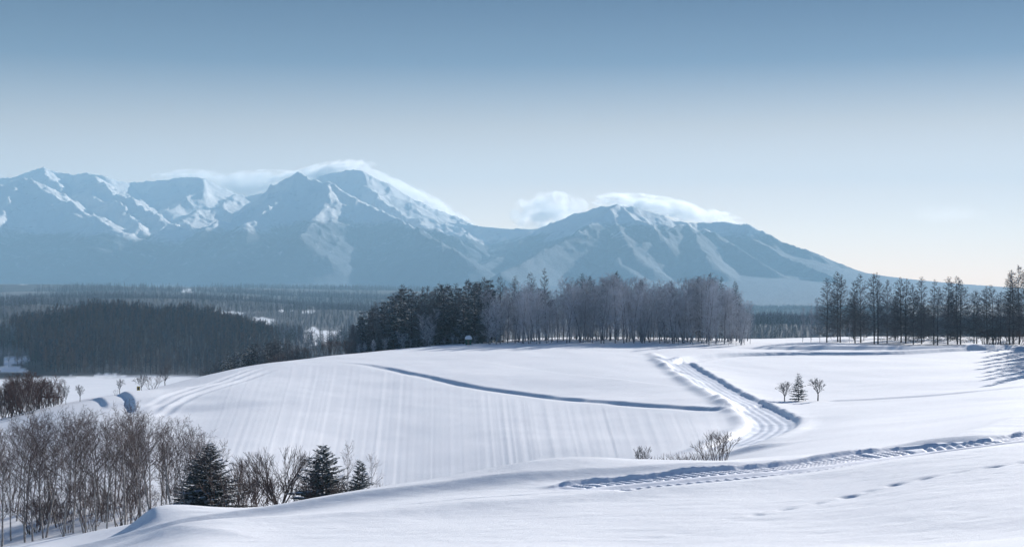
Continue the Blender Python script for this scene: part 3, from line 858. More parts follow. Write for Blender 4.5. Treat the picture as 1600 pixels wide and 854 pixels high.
def grow_birch(seed, H=10.0, r=0.095, stems=1, nb=34, sub=5, twigs=4, tw_r=0.010, spread=0.5, start=0.22, blen=0.26, lean=0.05, taper=0.08):
    rg = np.random.default_rng(seed)
    trunk, crown = [], []
    for s in range(stems):
        a = rg.random() * 6.28
        d0 = unit(np.array([math.cos(a) * lean * (1 + 1.6 * (stems > 1)), math.sin(a) * lean * (1 + 1.6 * (stems > 1)), 1.0]))
        h = H * (1 - 0.18 * rg.random() * (s > 0))
        p0 = np.array([math.cos(a) * r * 0.8 * (stems > 1), math.sin(a) * r * 0.8 * (stems > 1), -0.6])
        nodes = limb(rg, trunk, p0, d0, h + 0.6, r * (1 if s == 0 else 0.8), 9, 0.035, 0.02, taper)
        n = int(nb / stems ** 0.6)
        for k in range(n):
            t = start + (0.98 - start) * ((k + rg.random()) / n) ** 0.85
            q, dn, rr = at_node(nodes, t)
            az = rg.random() * 6.28
            tt = (t - start) / (1 - start)
            L_ = H * blen * (0.35 + 0.65 * math.sin(math.pi * min(1, 0.25 + 0.7 * (1 - tt)))) * (0.7 + 0.5 * rg.random())
            L_ *= (1.0 - 0.55 * tt ** 2)
            dd = unit(np.array([math.cos(az) * spread, math.sin(az) * spread, 0.75 + 0.25 * rg.random()]))
            br = min(rr * 0.6, 0.006 * L_ + 0.010)
            bn = limb(rg, crown, q, dd, L_, br, 4, 0.12, 0.10, 0.3)
            for j in range(sub):
                tj = 0.2 + 0.8 * (j + rg.random()) / sub
                q2, d2, r2 = at_node(bn, min(tj, 0.99))
                e = unit(d2 + rand_perp(rg, d2) * 0.75)
                l2 = L_ * 0.42 * (1.1 - 0.6 * tj) * (0.7 + 0.6 * rg.random())
                sn = limb(rg, crown, q2, e, l2, max(r2 * 0.6, tw_r), 2, 0.15, 0.06, 0.5)
                for w in range(twigs):
                    tw = 0.15 + 0.85 * (w + rg.random()) / twigs
                    q3, d3, r3 = at_node(sn, min(tw, 0.99))
                    e3 = unit(d3 + rand_perp(rg, d3) * 0.8)
                    l3 = l2 * 0.55 * (0.6 + 0.7 * rg.random())
                    limb(rg, crown, q3, e3, l3, tw_r, 1, 0.1, 0.02, 0.5)
    return trunk, crown

def grow_larch(seed, H=20.0, r=0.24, nb=80, lmax=0.17, start=0.12, twigs=7, tw_r=0.022, bare=0.0, tip_bush=0.0):
    rg = np.random.default_rng(seed)
    trunk, crown = [], []
    nodes = limb(rg, trunk, np.array([0, 0, -0.8]), np.array([0, 0, 1.0]), H + 0.8, r, 12, 0.012, 0.03, 0.06)
    for k in range(nb):
        t = start + (0.985 - start) * (k + rg.random()) / nb
        q, dn, rr = at_node(nodes, t)
        az = k * 2.4 + rg.normal() * 0.5
        prof = min(1.0, 0.55 + 2.2 * (t - start)) * (1 - t) ** 0.80 * 1.30 + 0.04 + tip_bush * math.exp(-((t - 0.85) / 0.1) ** 2)
        L_ = H * lmax * prof * (0.6 + 0.6 * rg.random())
        if rg.random() < bare: continue
        dd = unit(np.array([math.cos(az), math.sin(az), -0.05 + 0.55 * t + 0.15 * rg.normal()]))
        bn = limb(rg, crown, q, dd, L_, min(rr * 0.5, 0.012 * L_ + 0.02), 3, 0.08, 0.09, 0.35)
        for j in range(twigs):
            tj = 0.2 + 0.8 * (j + rg.random()) / twigs
            q2, d2, r2 = at_node(bn, min(tj, 0.99))
            e = unit(d2 * 0.7 + rand_perp(rg, d2) * 0.9 + np.array([0, 0, 0.1]))
            l2 = L_ * 0.34 * (1.1 - 0.5 * tj) * (0.6 + 0.8 * rg.random())
            limb(rg, crown, q2, e, l2, tw_r, 1, 0.1, 0.0, 0.4)
            if twigs > 5:
                q3 = q2 + e * l2 * 0.5
                e3 = unit(e + rand_perp(rg, e) * 1.0)
                limb(rg, crown, q3, e3, l2 * 0.55, tw_r * 0.85, 1, 0.1, 0.0, 0.4)
    return trunk, crown

def grow_vase(seed, H=6.0, r=0.16, fork=0.22, limbs=6, depth=5, ang=0.42, tw_r=0.009, wide=1.0, up=0.05, multi=False, wander=0.07):
    """round-headed bare tree: a short bole that forks again and again"""
    rg = np.random.default_rng(seed)
    trunk, crown = [], []
    top = np.array([0, 0, H * fork])
    if not multi:
        limb(rg, trunk, np.array([0, 0, -0.5]), np.array([0, 0, 1.0]), H * fork + 0.5, r, 3, 0.03, 0.0, 0.75)
    def rec(p, d, l, rr, k):
        nd = limb(rg, crown, p, d, l, max(rr, tw_r), 3 if k > 2 else 2, wander, up, 0.62)
        if k == 0: return
        n = 2 if rg.random() < 0.6 else 3
        for j in range(n):
            e = unit(nd[-1][1] + rand_perp(rg, nd[-1][1]) * ang * (0.7 + 0.6 * rg.random()))
            rec(nd[-1][0], e, l * (0.72 + 0.16 * rg.random()), rr * 0.6, k - 1)
        if k <= 4:
            q, d2, r2 = at_node(nd, 0.35 + 0.4 * rg.random())
            e = unit(d2 + rand_perp(rg, d2) * ang * 1.6)
            rec(q, e, l * 0.6, rr * 0.45, max(0, k - 2))
    tot = sum(0.8 ** i for i in range(depth + 1))
    l0 = H * (1 - fork) / tot * 1.06
    for i in range(limbs):
        az = 6.28 * (i + 0.5 * rg.random()) / limbs
        tilt = (0.15 if i == 0 else 0.45 + 0.35 * rg.random()) * wide
        d = unit(np.array([math.cos(az) * tilt, math.sin(az) * tilt, 1.0]))
        if multi:
            p = np.array([math.cos(az) * 0.12 * H * rg.random(), math.sin(az) * 0.12 * H * rg.random(), -0.3])
            (trunk if True else crown)
            sg = []
            nd = limb(rg, trunk, p, d, l0 * 0.8, r * 0.5, 2, 0.04, 0.0, 0.8)
            rec(nd[-1][0], nd[-1][1], l0 * (0.8 + 0.3 * rg.random()), r * 0.38, depth - 1)
        else:
            rec(top, d, l0 * (0.85 + 0.3 * rg.random()), r * 0.5, depth - 1)
    # scale the head to the asked height
    cz = max(s[5] for s in crown)
    k = H / cz
    return [tuple(v * k for v in s[:6]) + s[6:] for s in trunk], [tuple(v * k for v in s[:6]) + s[6:] for s in crown]

def grow_spruce(seed, H=8.0, r=0.13, width=0.24, whorls=22, per=8, start=0.06, droop=0.28, leaf=0.16, dense=1.0, ragged=0.25):
    """evergreen: whorls of boughs, each bough a spine carrying flat needle sprays"""
    rg = np.random.default_rng(seed)
    trunk, spine = [], []
    limb(rg, trunk, np.array([0, 0, -0.6]), np.array([0, 0, 1.0]), H + 0.6, r, 8, 0.008, 0.03, 0.05)
    tri = []
    snow = []
    for w in range(whorls):
        t = start + (0.97 - start) * (w / whorls) ** 0.92
        n = max(4, int(per * (1 - 0.45 * t)))
        for j in range(n):
            az = 6.28 * (j + 0.6 * rg.random()) / n + w * 1.1
            L_ = H * width * ((1 - t) ** 0.82 + 0.04) * (1 - ragged + 2 * ragged * rg.random())
            el = 0.10 + 0.45 * t - droop * (1 - t)
            d = unit(np.array([math.cos(az), math.sin(az), el]))
            p = np.array([0, 0, H * (t + 0.012 * rg.normal())])
            nd = limb(rg, spine, p, d, L_, 0.012 + 0.004 * L_, 3, 0.05, 0.05 if t > 0.4 else 0.02, 0.3)
            m = max(5, int(L_ / (leaf * 0.42) * dense * 2))
            for k in range(m):
                tk = 0.12 + 0.88 * (k + rg.random()) / m
                q, dd, _ = at_node(nd, min(tk, 0.99))
                side = unit(np.cross(dd, [0, 0, 1.0])) * (1 if k % 2 else -1)
                ll = leaf * (1.7 - 0.9 * tk) * (0.7 + 0.6 * rg.random()) * (0.6 + 0.5 * L_ / (H * width))
                e = unit(side * 0.8 + dd * 0.75 + np.array([0, 0, -0.25 + 0.3 * rg.normal()]))
                wv = unit(np.cross(e, [0, 0, 1.0]) + rg.normal(size=3) * 0.45) * ll * 0.30
                tri.append((q - wv * 0.5, q + e * ll * 0.5 + wv, q + e * ll, q + e * ll * 0.45 - wv))
            if rg.random() < 0.7:
                q, dd, _ = at_node(nd, 0.55 + 0.3 * rg.random())
                side = unit(np.cross(dd, [0, 0, 1.0]))
                a_ = L_ * 0.22; b_ = max(0.05, L_ * 0.12)
                z_ = np.array([0, 0, 0.05 + 0.02 * L_])
                snow.append((q - dd * a_ + z_, q - side * b_ + z_ * 0.7, q + dd * a_ + z_ * 0.8, q + side * b_ + z_ * 0.7))
    def quads(lst):
        V = np.array(lst).reshape(-1, 3)
        return V, np.arange(len(V)).reshape(-1, 4)
    return trunk, spine, quads(tri), quads(snow)

BARK_PALE = mat_var("birch_bark", (0.20, 0.18, 0.17), (0.50, 0.47, 0.44), 3.0, rnd=0.15)
TWIG_BROWN = mat_var("brown_twigs", (0.095, 0.070, 0.064), (0.165, 0.125, 0.112), 1.5, snow=0.25, snow_lo=0.5, snow_hi=0.95)
TWIG_RED = mat_var("reddish_twigs", (0.09, 0.05, 0.042), (0.15, 0.085, 0.07), 1.5)
BARK_DARK = mat_var("dark_bark", (0.05, 0.045, 0.045), (0.10, 0.09, 0.088), 2.0, snow=0.2)
TWIG_LARCH = mat_var("larch_twigs", (0.075, 0.075, 0.08), (0.13, 0.125, 0.13), 0.8, snow=0.35, snow_lo=0.45, snow_hi=0.95)
TWIG_FROST = mat_var("frosted_twigs", (0.30, 0.325, 0.37), (0.50, 0.53, 0.58), 0.8, snow=0.4)
BARK_FROST = mat_var("frosted_bark", (0.16, 0.16, 0.18), (0.28, 0.28, 0.31), 0.8)
NEEDLES = mat_var("evergreen_needles", (0.028, 0.042, 0.038), (0.055, 0.075, 0.065), 2.0, snow=0.55, snow_lo=0.6, snow_hi=1.0)
NEEDLES_SNOWY = mat_var("snowy_needles", (0.03, 0.05, 0.05), (0.06, 0.085, 0.08), 2.0, snow=0.75, snow_lo=0.55, snow_hi=0.95)
BRANCH_SNOW = mat_snow("branch_snow", (0.78, 0.81, 0.86), (0.86, 0.88, 0.92))
TWIG_DRY = mat_var("dry_stalks", (0.12, 0.095, 0.075), (0.22, 0.18, 0.15), 3.0)

def join_geo(parts):
    V, Fq, M = [], [], []
    n = 0
    for v, f, mi in parts:
        V.append(v); Fq.append(f + n); M.append(np.full(len(f), mi)); n += len(v)
    return np.vstack(V), np.vstack(Fq), np.concatenate(M)

class Proto:
    """trunk and crown meshes of one tree, shared by every copy"""
    def __init__(s, H, trunk, crown, bark, twig, extra=None, sides=5, crown_sides=3, trunk_name="trunk", crown_name="crown"):
        s.H = H
        v, f = tubes(trunk, sides)
        s.trunk = mesh_np(trunk_name, v, f, bark)
        if extra is None:
            v, f = tubes(crown, crown_sides)
            s.crown = mesh_np(crown_name, v, f, twig, smooth=False)
        else:
            tv, tf = tubes(crown, 3)
            (qv, qf), (sv, sf) = extra
            parts = [(tv, tf, 1), (qv, qf, 0)]
            V, Fq, M = join_geo(parts)
            s.crown = mesh_np(crown_name, V, Fq, [twig, bark], smooth=False, mat_index=M)
        s.snow = None
        if extra is not None and len(extra[1][0]):
            s.snow = mesh_np("snow_load", extra[1][0], extra[1][1], BRANCH_SNOW, smooth=False)
        s.tn, s.cn = trunk_name, crown_name
    def place(s, name, x, y, height, label, cat, group=None, rz=None, lean=(0, 0), z=None, wide=1.0):
        o = empty(name, (x, y, gz(x, y) if z is None else z), random.random() * 6.28 if rz is None else rz)
        k = height / s.H
        o.scale = (k * wide, k * wide, k)
        o.rotation_euler[0], o.rotation_euler[1] = lean
        tag(o, label, cat, group)
        link(bpy.data.objects.new(s.tn, s.trunk), o)
        link(bpy.data.objects.new(s.cn, s.crown), o)['kind'] = 'stuff'
        if s.snow is not None:
            link(bpy.data.objects.new("snow_load", s.snow), o)['kind'] = 'stuff'
        return o

random.seed(5)
BIRCH = [Proto(10, *grow_birch(10 + i, stems=(1, 2, 1, 3, 1)[i], nb=(38, 44, 36, 46, 32)[i], spread=(.75, .8, .65, .8, .9)[i], blen=(.30, .27, .28, .26, .34)[i], twigs=4, tw_r=.009, lean=(.03, .06, .05, .09, .04)[i]), BARK_PALE, TWIG_BROWN) for i in range(5)]
FROST = [Proto(15, *grow_birch(30 + i, H=15, r=0.15, stems=(1, 2, 1, 1)[i], nb=44, sub=6, twigs=4, tw_r=0.019, spread=.85, start=(.05, .06, .08, .13)[i], blen=.27), BARK_FROST, TWIG_FROST) for i in range(4)]
LARCH = [Proto(20, *grow_larch(50 + i, nb=(120, 104, 130, 110, 96)[i], lmax=(.25, .23, .27, .24, .20)[i], tw_r=.034, twigs=9, r=.2, start=(.10, .14, .07, .18, .2)[i], bare=(.0, .1, .0, .15, .1)[i], tip_bush=(0, .06, 0, .10, .04)[i]), BARK_DARK, TWIG_LARCH) for i in range(5)]
VASE = [Proto(6, *grow_vase(70 + i, limbs=(8, 5, 4)[i], fork=(.10, .2, .3)[i], depth=6, wide=(1.25, .9, .7)[i], ang=(.30, .32, .34)[i], wander=.04, up=.03, tw_r=(.009, .010, .010)[i]), BARK_DARK, TWIG_BROWN) for i in range(3)]
SMALLTREE = [Proto(3.6, *grow_vase(80 + i, H=3.6, r=.10, limbs=(5, 6)[i], fork=(.30, .22)[i], depth=5, wide=(1.0, .9)[i], tw_r=.016), BARK_DARK, TWIG_LARCH) for i in range(2)]
SHRUB = [Proto(2.0, *grow_vase(90 + i, H=2.0, r=.05, limbs=(9, 7, 12)[i], depth=(4, 3, 4)[i], wide=(.8, .5, .45)[i], tw_r=.008, multi=True), BARK_DARK, TWIG_BROWN, trunk_name="stems", crown_name="twigs") for i in range(3)]
REDBUSH = [Proto(7.0, *grow_birch(100 + i, H=7, r=.09, stems=3, nb=40, sub=5, twigs=3, tw_r=.020, spread=.55, start=.08, blen=.30, lean=.12), BARK_DARK, TWIG_RED) for i in range(2)]
_s = [grow_spruce(110, H=8, width=.40, whorls=24, per=11, ragged=.3, leaf=.30, droop=.2, dense=1.2), grow_spruce(111, H=8, width=.33, whorls=24, per=10, ragged=.25, leaf=.27, droop=.2, dense=1.2)]
SPRUCE = [Proto(8, t_, sp_, BARK_DARK, NEEDLES, extra=(q_, sn_)) for t_, sp_, q_, sn_ in _s]
_s = grow_spruce(120, H=5, r=.09, width=.26, whorls=13, per=8, ragged=.15, leaf=.24, droop=.15, dense=1.0)
LONE_SPRUCE = Proto(5, _s[0], _s[1], BARK_DARK, NEEDLES_SNOWY, extra=(_s[2], _s[3]))
_s = [grow_spruce(130 + i, H=18, r=.22, width=.17, whorls=17, per=6, ragged=.35, leaf=.95, droop=.2, dense=1.0) for i in range(3)]
NEEDLES_FROST = mat_var("frosted_needles", (0.05, 0.075, 0.085), (0.10, 0.13, 0.14), 2.0, snow=0.5, snow_lo=0.6, snow_hi=1.0)
FIR = [Proto(18, t_, sp_, BARK_DARK, NEEDLES_FROST, extra=(q_, sn_)) for t_, sp_, q_, sn_ in _s]

# ------------------------------------------------------------------ planting
def at(px, Y):
    return (px - 800) / F * Y, Y

RANKS = {}
def plant(proto, name, px, Y, top=None, height=None, rank=None, **kw):
    x, y = at(px, Y)
    z = gz(x, y)
    if height is None:
        height = -(top - Y0) / F * Y - z
    o = proto.place(name, x, y, height, z=z, **kw)
    if rank is not None:
        RANKS.setdefault(rank, []).append((px, o))
    return o

R5 = random.Random(11)
def interp(px, pts):
    return float(np.interp(px, [p[0] for p in pts], [p[1] for p in pts]))

# --- right-hand larch row (trunk column, top row)
ROWR = [(1292, 433), (1309, 424), (1313, 428), (1336, 437), (1345, 428), (1366, 426), (1372, 424), (1386, 436), (1408, 432), (1415, 434), (1427, 443), (1440, 431), (1459, 435), (1465, 447),
        (1481, 431), (1496, 431), (1501, 436), (1522, 452), (1526, 455), (1542, 446), (1551, 444), (1563, 455), (1578, 426), (1583, 420), (1593, 414), (1604, 420)]
ORD = "first second third fourth fifth sixth seventh eighth ninth tenth eleventh twelfth thirteenth fourteenth fifteenth sixteenth seventeenth eighteenth nineteenth twentieth".split()
for i, (px, top) in enumerate(ROWR):
    Y = 396 + R5.uniform(-5, 8)
    if i < 13:
        lab = f"tall leafless larch, {ORD[i]} from the left in the row beyond the right-hand snow field"
    else:
        k = len(ROWR) - 2 - i
        lab = (f"tall leafless larch, {ORD[k]} from the right end of the row beyond the right-hand snow field" if k >= 0 else None)
        if lab is None:
            lab = "tall leafless larch cut by the right edge of the view, last of the long row"
    plant(LARCH[(i * 3 + i // 4) % 5], "larch_tree", px, Y, top=top, wide=R5.uniform(1.05, 1.3), label=lab, cat="tree", group="larches in the right-hand row")
for i in range(34):   # thin companions behind the row
    px = R5.uniform(1330, 1600)
    plant(LARCH[R5.randrange(5)], "larch_tree", px, R5.uniform(412, 440), top=R5.uniform(448, 486), wide=1.0,
          label="slim dark larch half hidden behind the tall right-hand row", cat="tree", group="slim larches behind the right-hand row", rank="slim")
for i, (px, top) in enumerate([(1254, 482), (1267, 476), (1281, 470), (1327, 500)]):
    plant(FROST[i % 4], "birch_tree", px, 396, top=top, wide=.7,
          label=["lowest frosted birch at the left end of the right-hand tree row", "second frosted birch from the left end of the right-hand row",
                 "frosted birch standing just left of the first tall larch of the right row", "short frosted birch between the third and fourth larches of the right row"][i], cat="tree", group="birches at the end of the right-hand row")
for px, Y, h in ((1620, 385, 22), (1626, 362, 21), (1630, 345, 22), (1634, 326, 21), (1640, 310, 22), (1645, 294, 20), (1650, 280, 21), (1656, 266, 20), (1662, 250, 20), (1655, 338, 22), (1665, 318, 21), (1676, 300, 22), (1684, 282, 21), (1690, 264, 21), (1645, 372, 22), (1700, 330, 22), (1712, 300, 21), (1720, 270, 21)):
    plant(FIR[R5.randrange(3)], "conifer_tree", px, Y, height=h, wide=.85,
          label="dark conifer outside the right edge whose long shadow falls on the snow field", cat="tree", group="conifers beyond the right edge")
for i in range(14):  # undergrowth at the foot of the row
    px = R5.uniform(1520, 1610)
    plant(SHRUB[i % 3], "shrub", px, R5.uniform(398, 410), height=R5.uniform(3.5, 6),
          label="bare shrub at the foot of the right end of the larch row", cat="shrub", group="shrubs under the right-hand larches")

# --- hilltop grove: skyline of the tree tops
TOPS = [(545, 512), (560, 487), (580, 473), (600, 462), (622, 447), (645, 446), (665, 450), (690, 441), (720, 442), (745, 433), (765, 434), (790, 430), (820, 426), (850, 420), (862, 440), (880, 434), (900, 428), (925, 430), (965, 424), (1000, 432),
        (1030, 437), (1050, 434), (1070, 433), (1090, 430), (1110, 427), (1130, 432), (1150, 445), (1165, 465), (1178, 480)]
# dark conifers on the left shoulder
px = 549
while px < 770:
    for row_ in range(3):
        Y = (392, 408, 424)[row_] + R5.uniform(-6, 6)
        if px < 600: Y -= 14 * (600 - px) / 60
        p = px + R5.uniform(-7, 7)
        top = interp(p, TOPS) + R5.uniform(-4, 9) + (9 if row_ == 0 else 0)
        pr = (LARCH[R5.randrange(3)] if R5.random() < .5 else FIR[R5.randrange(3)])
        if p < 625: ll, gg = "dark conifer at the sloping left end of the hilltop grove", "dark conifers at the left end of the grove"
        else: ll, gg = "dark conifer packed into the left half of the hilltop grove", "dark conifers in the left half of the grove"
        plant(pr, "conifer_tree", p, Y, top=top, wide=R5.uniform(1.1, 1.35), label=ll, cat="tree", group=gg, rank="conifers" if row_ == 0 else None)
    px += 10.5
# frosted birches in the middle and right
px = 768
while px < 1172:
    for row_ in range(4):
        Y = (378, 392, 406, 420)[row_] + R5.uniform(-6, 6)
        p = px + R5.uniform(-6, 6)
        dip = 0 if not (890 < p < 890) else 8
        top = interp(p, TOPS) + R5.uniform(4, 20) + (8 if row_ == 0 else 0)
        if p < 870 : top += 14
        if 864 < p < 884: top += 14
        if p < 870: ll, gg = "frosted bare birch where the grove turns from dark to pale", "frosted birches beside the dark conifers"
        elif p < 1050: ll, gg = "frosted bare birch in the packed middle of the hilltop grove", "frosted birches in the middle of the grove"
        else: ll, gg = "frosted bare birch near the open right end of the hilltop grove", "frosted birches at the right end of the grove"
        plant(FROST[R5.randrange(4)], "birch_tree", p, Y, top=top, wide=R5.uniform(1.0, 1.3), label=ll, cat="tree", group=gg, rank="frosted" if row_ == 0 else None)
    px += 9.0
# larches that stick out of the frosted part
for i, (px, top, lab) in enumerate([
    (781, 431, "larch with a ragged top standing above the dark-to-pale change of the grove"), (803, 430, "larch top rising left of the two tallest trees of the grove"),
    (829, 425, "leafless larch, left one of the tallest pair in the middle of the grove"), (852, 417, "tallest larch of the hilltop grove with a thin bare trunk"),
    (908, 426, "larch top just right of the dip in the grove skyline"), (922, 430, "shorter larch top between two taller ones right of the grove dip"), (941, 433, "narrow larch in the pale middle of the grove"),
    (963, 423, "larch with a broad flat top in the middle of the pale grove"), (1000, 436, "slender larch rising a little right of the flat-topped larch"), (1050, 438, "larch among the frosted birches right of the grove centre"),
    (1092, 430, "third larch from the right end of the hilltop grove"), (1109, 426, "larch with an open bushy top near the right end of the grove"), (1128, 431, "larch with a long clean trunk near the right end of the grove"),
    (1151, 438, "last tall larch at the right end of the hilltop grove")]):
    plant(LARCH[(3, 1, 3, 4, 1, 2, 4, 3, 1, 2, 0, 3, 4, 0)[i]], "larch_tree", px, 396 + (i % 3) * 6, top=top, wide=.9, label=lab, cat="tree", group="larches standing out of the grove")
# young frosted trees at the grove edge
for px, top, Y in ((1120, 500, 372), (1138, 505, 370), (1150, 495, 372), (1163, 488, 374), (1172, 478, 380), (1100, 506, 370), (1082, 508, 371), (1060, 510, 372), (1158, 508, 368)):
    plant(FROST[3], "birch_tree", px, Y, top=top, wide=.75, label="young frosted birch on the snow at the front right edge of the grove", cat="tree", group="young birches in front of the grove")
for px, top, w_, lab in ((664, 484, 1.5, "largest pale frosted tree in front of the dark conifers"), (672, 503, 1.6, "lower bushy frosted tree at the foot of the largest pale tree"), (630, 517, 1.7, "round pale frosted tree left of the largest one, before the conifers"),
                         (583, 530, 1.6, "small pale frosted tree at the low left of the grove front"), (601, 526, 1.2, "second small pale tree from the left before the dark conifers"), (642, 529, 1.0, "thin pale sapling between the two larger frosted trees"),
                         (694, 527, 1.2, "pale sapling just right of the bushy frosted tree"), (708, 522, .9, "thin pale sapling left of the green hut"), (715, 526, .9, "small pale sapling beside the green hut"),
                         (560, 536, 1.5, "low pale bush at the foot of the leftmost conifers"), (570, 534, 1.4, "low frosted bush beside the leftmost conifers of the grove"), (742, 523, 1.1, "pale sapling just right of the green hut")):
    plant(FROST[1], "birch_tree", px, 379 if px > 620 else 366, top=top, wide=w_, label=lab, cat="tree", group="pale trees before the dark conifers")
# low pale bushes left along the crest
for px, top, Y in ((425, 560, 0), (437, 552, 0), (450, 548, 0), (463, 542, 0), (480, 544, 0), (497, 538, 0), (510, 532, 0), (522, 530, 0), (535, 528, 0), (545, 532, 0)):
    c = interp(px, [(420, 563), (480, 556), (540, 552)])
    plant(SHRUB[R5.randrange(3)], "shrub", px, 352 + (px - 420) * .1, top=top - 3, wide=.9, label="bare frosted shrub on the hidden side of the crest left of the grove", cat="shrub", group="shrubs along the left crest")
# dark trees that peep over the crest
DARKTOPS = [(330, 575), (345, 562), (362, 551), (380, 542), (400, 534), (420, 531), (440, 527), (455, 530), (468, 537), (480, 548)]
px = 318
while px < 482:
    for row_ in range(2):
        p = px + R5.uniform(-4, 4)
        Y = 395 + 22 * row_ + R5.uniform(-6, 6)
        top = interp(p, DARKTOPS) + R5.uniform(-3, 6)
        pr = FIR[R5.randrange(3)] if R5.random() < .45 else LARCH[R5.randrange(3)]
        plant(pr, "conifer_tree", p, Y, top=top, wide=1.25, label="dark tree top peeping over the snowy crest left of the grove", cat="tree", group="dark trees behind the left crest", rank="crest" if row_ == 0 else None)
    px += 8

# --- left spur: thicket and small roadside trees
THT = [(-40, 600), (0, 600), (15, 585), (30, 578), (50, 580), (70, 585), (88, 590), (98, 606)]
px = -40
while px < 97:
    for row_ in range(3):
        p = px + R5.uniform(-3, 3)
        Y = (246, 256, 266)[row_] + R5.uniform(-3, 3)
        if p > 50 and row_ == 0: continue
        top = interp(p, THT) + R5.uniform(0, 14) + (14 if row_ == 0 else 0)
        red = R5.random() < .65
        plant((REDBUSH[R5.randrange(2)] if red else BIRCH[R5.randrange(5)]), "thicket_tree", p, Y, top=top, wide=1.25 if red else 1.1,
              label="bare brown tree in the dense thicket on the left spur", cat="tree", group="trees of the thicket on the left spur", rank="thicket" if row_ == 0 else None)
    px += 7.5
for px, Y, h, pr, lab in ((125, 256, 3.2, 0, "small bare spreading tree left of the curved snow banks"), (187, 262, 3.1, 0, "small bare round tree above the larger curved snow bank"),
                      (221, 268, 3.4, 1, "slim bare tree on the left crest, just left of a low bush"), (258, 284, 4.0, 1, "tallest bare tree on the left crest, right of a low bush"), (103, 254, 3.6, 1, "thin bare sapling between the thicket and the small spreading tree")):
    plant(SMALLTREE[pr], "small_bare_tree", px, Y, height=h, wide=.9 if px != 103 else .5, label=lab, cat="tree", group="small trees on the left crest")
plant(SHRUB[0], "shrub", 238, 274, height=3.0, wide=1.5, label="low spreading bare bush between two slim trees on the left crest", cat="shrub")
plant(SHRUB[1], "shrub", 181, 258, height=1.3, label="tiny bare bush at the top end of the larger curved snow bank", cat="shrub")

# --- birch wood at the lower left
BTOP = [(-60, 665), (0, 668), (20, 660), (55, 640), (80, 655), (115, 640), (130, 650), (150, 660), (175, 635), (200, 640), (228, 636), (250, 650), (275, 655), (300, 668), (325, 690), (345, 700)]
def bank_y(px):  # nearest distance at which trees stand behind the foreground bank
    return interp(px, [(-100, 112), (0, 110), (100, 108), (200, 102), (300, 98), (400, 95), (600, 92)])
px = -70
k = 0
while px < 335:
    for row_ in range(3):
        p = px + R5.uniform(-6, 6)
        Y = bank_y(p) + (2, 14, 28)[row_] + R5.uniform(-3, 4)
        top = interp(p, BTOP) + R5.uniform(-4, 22) + (6, 0, 8)[row_]
        if p < 100: ll, gg = "tall thin bare birch at the left edge of the lower left birch wood", "birches at the left edge"
        elif p < 215: ll, gg = "tall thin bare birch in the middle of the lower left birch wood", "birches in the middle of the wood"
        else: ll, gg = "tall thin bare birch in the right part of the lower left birch wood", "birches in the right part of the wood"
        plant(BIRCH[R5.randrange(5)], "birch_tree", p, Y, top=top, wide=R5.uniform(.9, 1.2), lean=(R5.gauss(0, .03), R5.gauss(0, .03)), label=ll, cat="tree", group=gg, rank="wood" if row_ == 0 else "wood_mid" if row_ == 1 else None)
    px += 18
    k += 1
for i in range(34):
    p = R5.uniform(-30, 400)
    plant(SHRUB[R5.randrange(3)], "shrub", p, bank_y(p) + R5.uniform(3, 22), height=R5.uniform(1.6, 3.4), wide=1.1,
          label="snow-dusted undergrowth shrub between the stems of the lower left birch wood", cat="shrub", group="undergrowth of the birch wood")
# the evergreens and the round tree
plant(SPRUCE[0], "spruce_tree", 328, 100, top=690, wide=1.35, label="dark spruce at the right end of the birch wood, largest of three evergreens", cat="tree")
plant(SPRUCE[1], "spruce_tree", 303, 104, top=716, wide=1.35, label="lower dark spruce half merged into the left side of the largest one", cat="tree")
plant(SPRUCE[0], "spruce_tree", 504, 96, top=692, wide=1.3, rz=2.0, label="pointed dark spruce just right of the round bare tree", cat="tree")
plant(SPRUCE[1], "spruce_tree", 563, 94, top=716, wide=1.15, rz=1.0, label="small dark spruce, rightmost evergreen behind the foreground bank", cat="tree")
plant(VASE[0], "round_bare_tree", 438, 98, top=690, wide=1.15, rz=.4, label="large round-headed bare tree between two dark spruces", cat="tree")
plant(VASE[1], "round_bare_tree", 400, 104, top=716, wide=.8, label="narrow bare tree leaning on the left side of the large round tree", cat="tree")
plant(VASE[2], "round_bare_tree", 372, 106, top=712, wide=.7, label="slender bare tree between the largest spruce and the round tree", cat="tree")
plant(BIRCH[2], "birch_tree", 540, 108, top=698, wide=.8, label="pale slim birch between the two right-hand spruces", cat="tree")
plant(BIRCH[4], "birch_tree", 583, 112, top=712, wide=.7, label="faint slim bare birch right of the smallest spruce", cat="tree")
plant(BIRCH[0], "birch_tree", 345, 112, top=694, wide=.9, label="bare birch rising behind the right shoulder of the largest spruce", cat="tree")
for i, (px, h) in enumerate(((350, 3.0), (385, 2.6), (418, 2.4), (455, 2.4), (478, 2.8), (490, 2.6), (520, 2.8), (535, 2.4), (548, 2.2), (578, 1.9), (595, 1.4), (606, 1.2))):
    plant(SHRUB[i % 3], "shrub", px, bank_y(px) + R5.uniform(-1, 5), height=h * 1.25, wide=1.1,
          label="brown bare shrub among the spruces behind the foreground bank", cat="shrub", group="shrubs between the spruces", rank="spruceshrub")

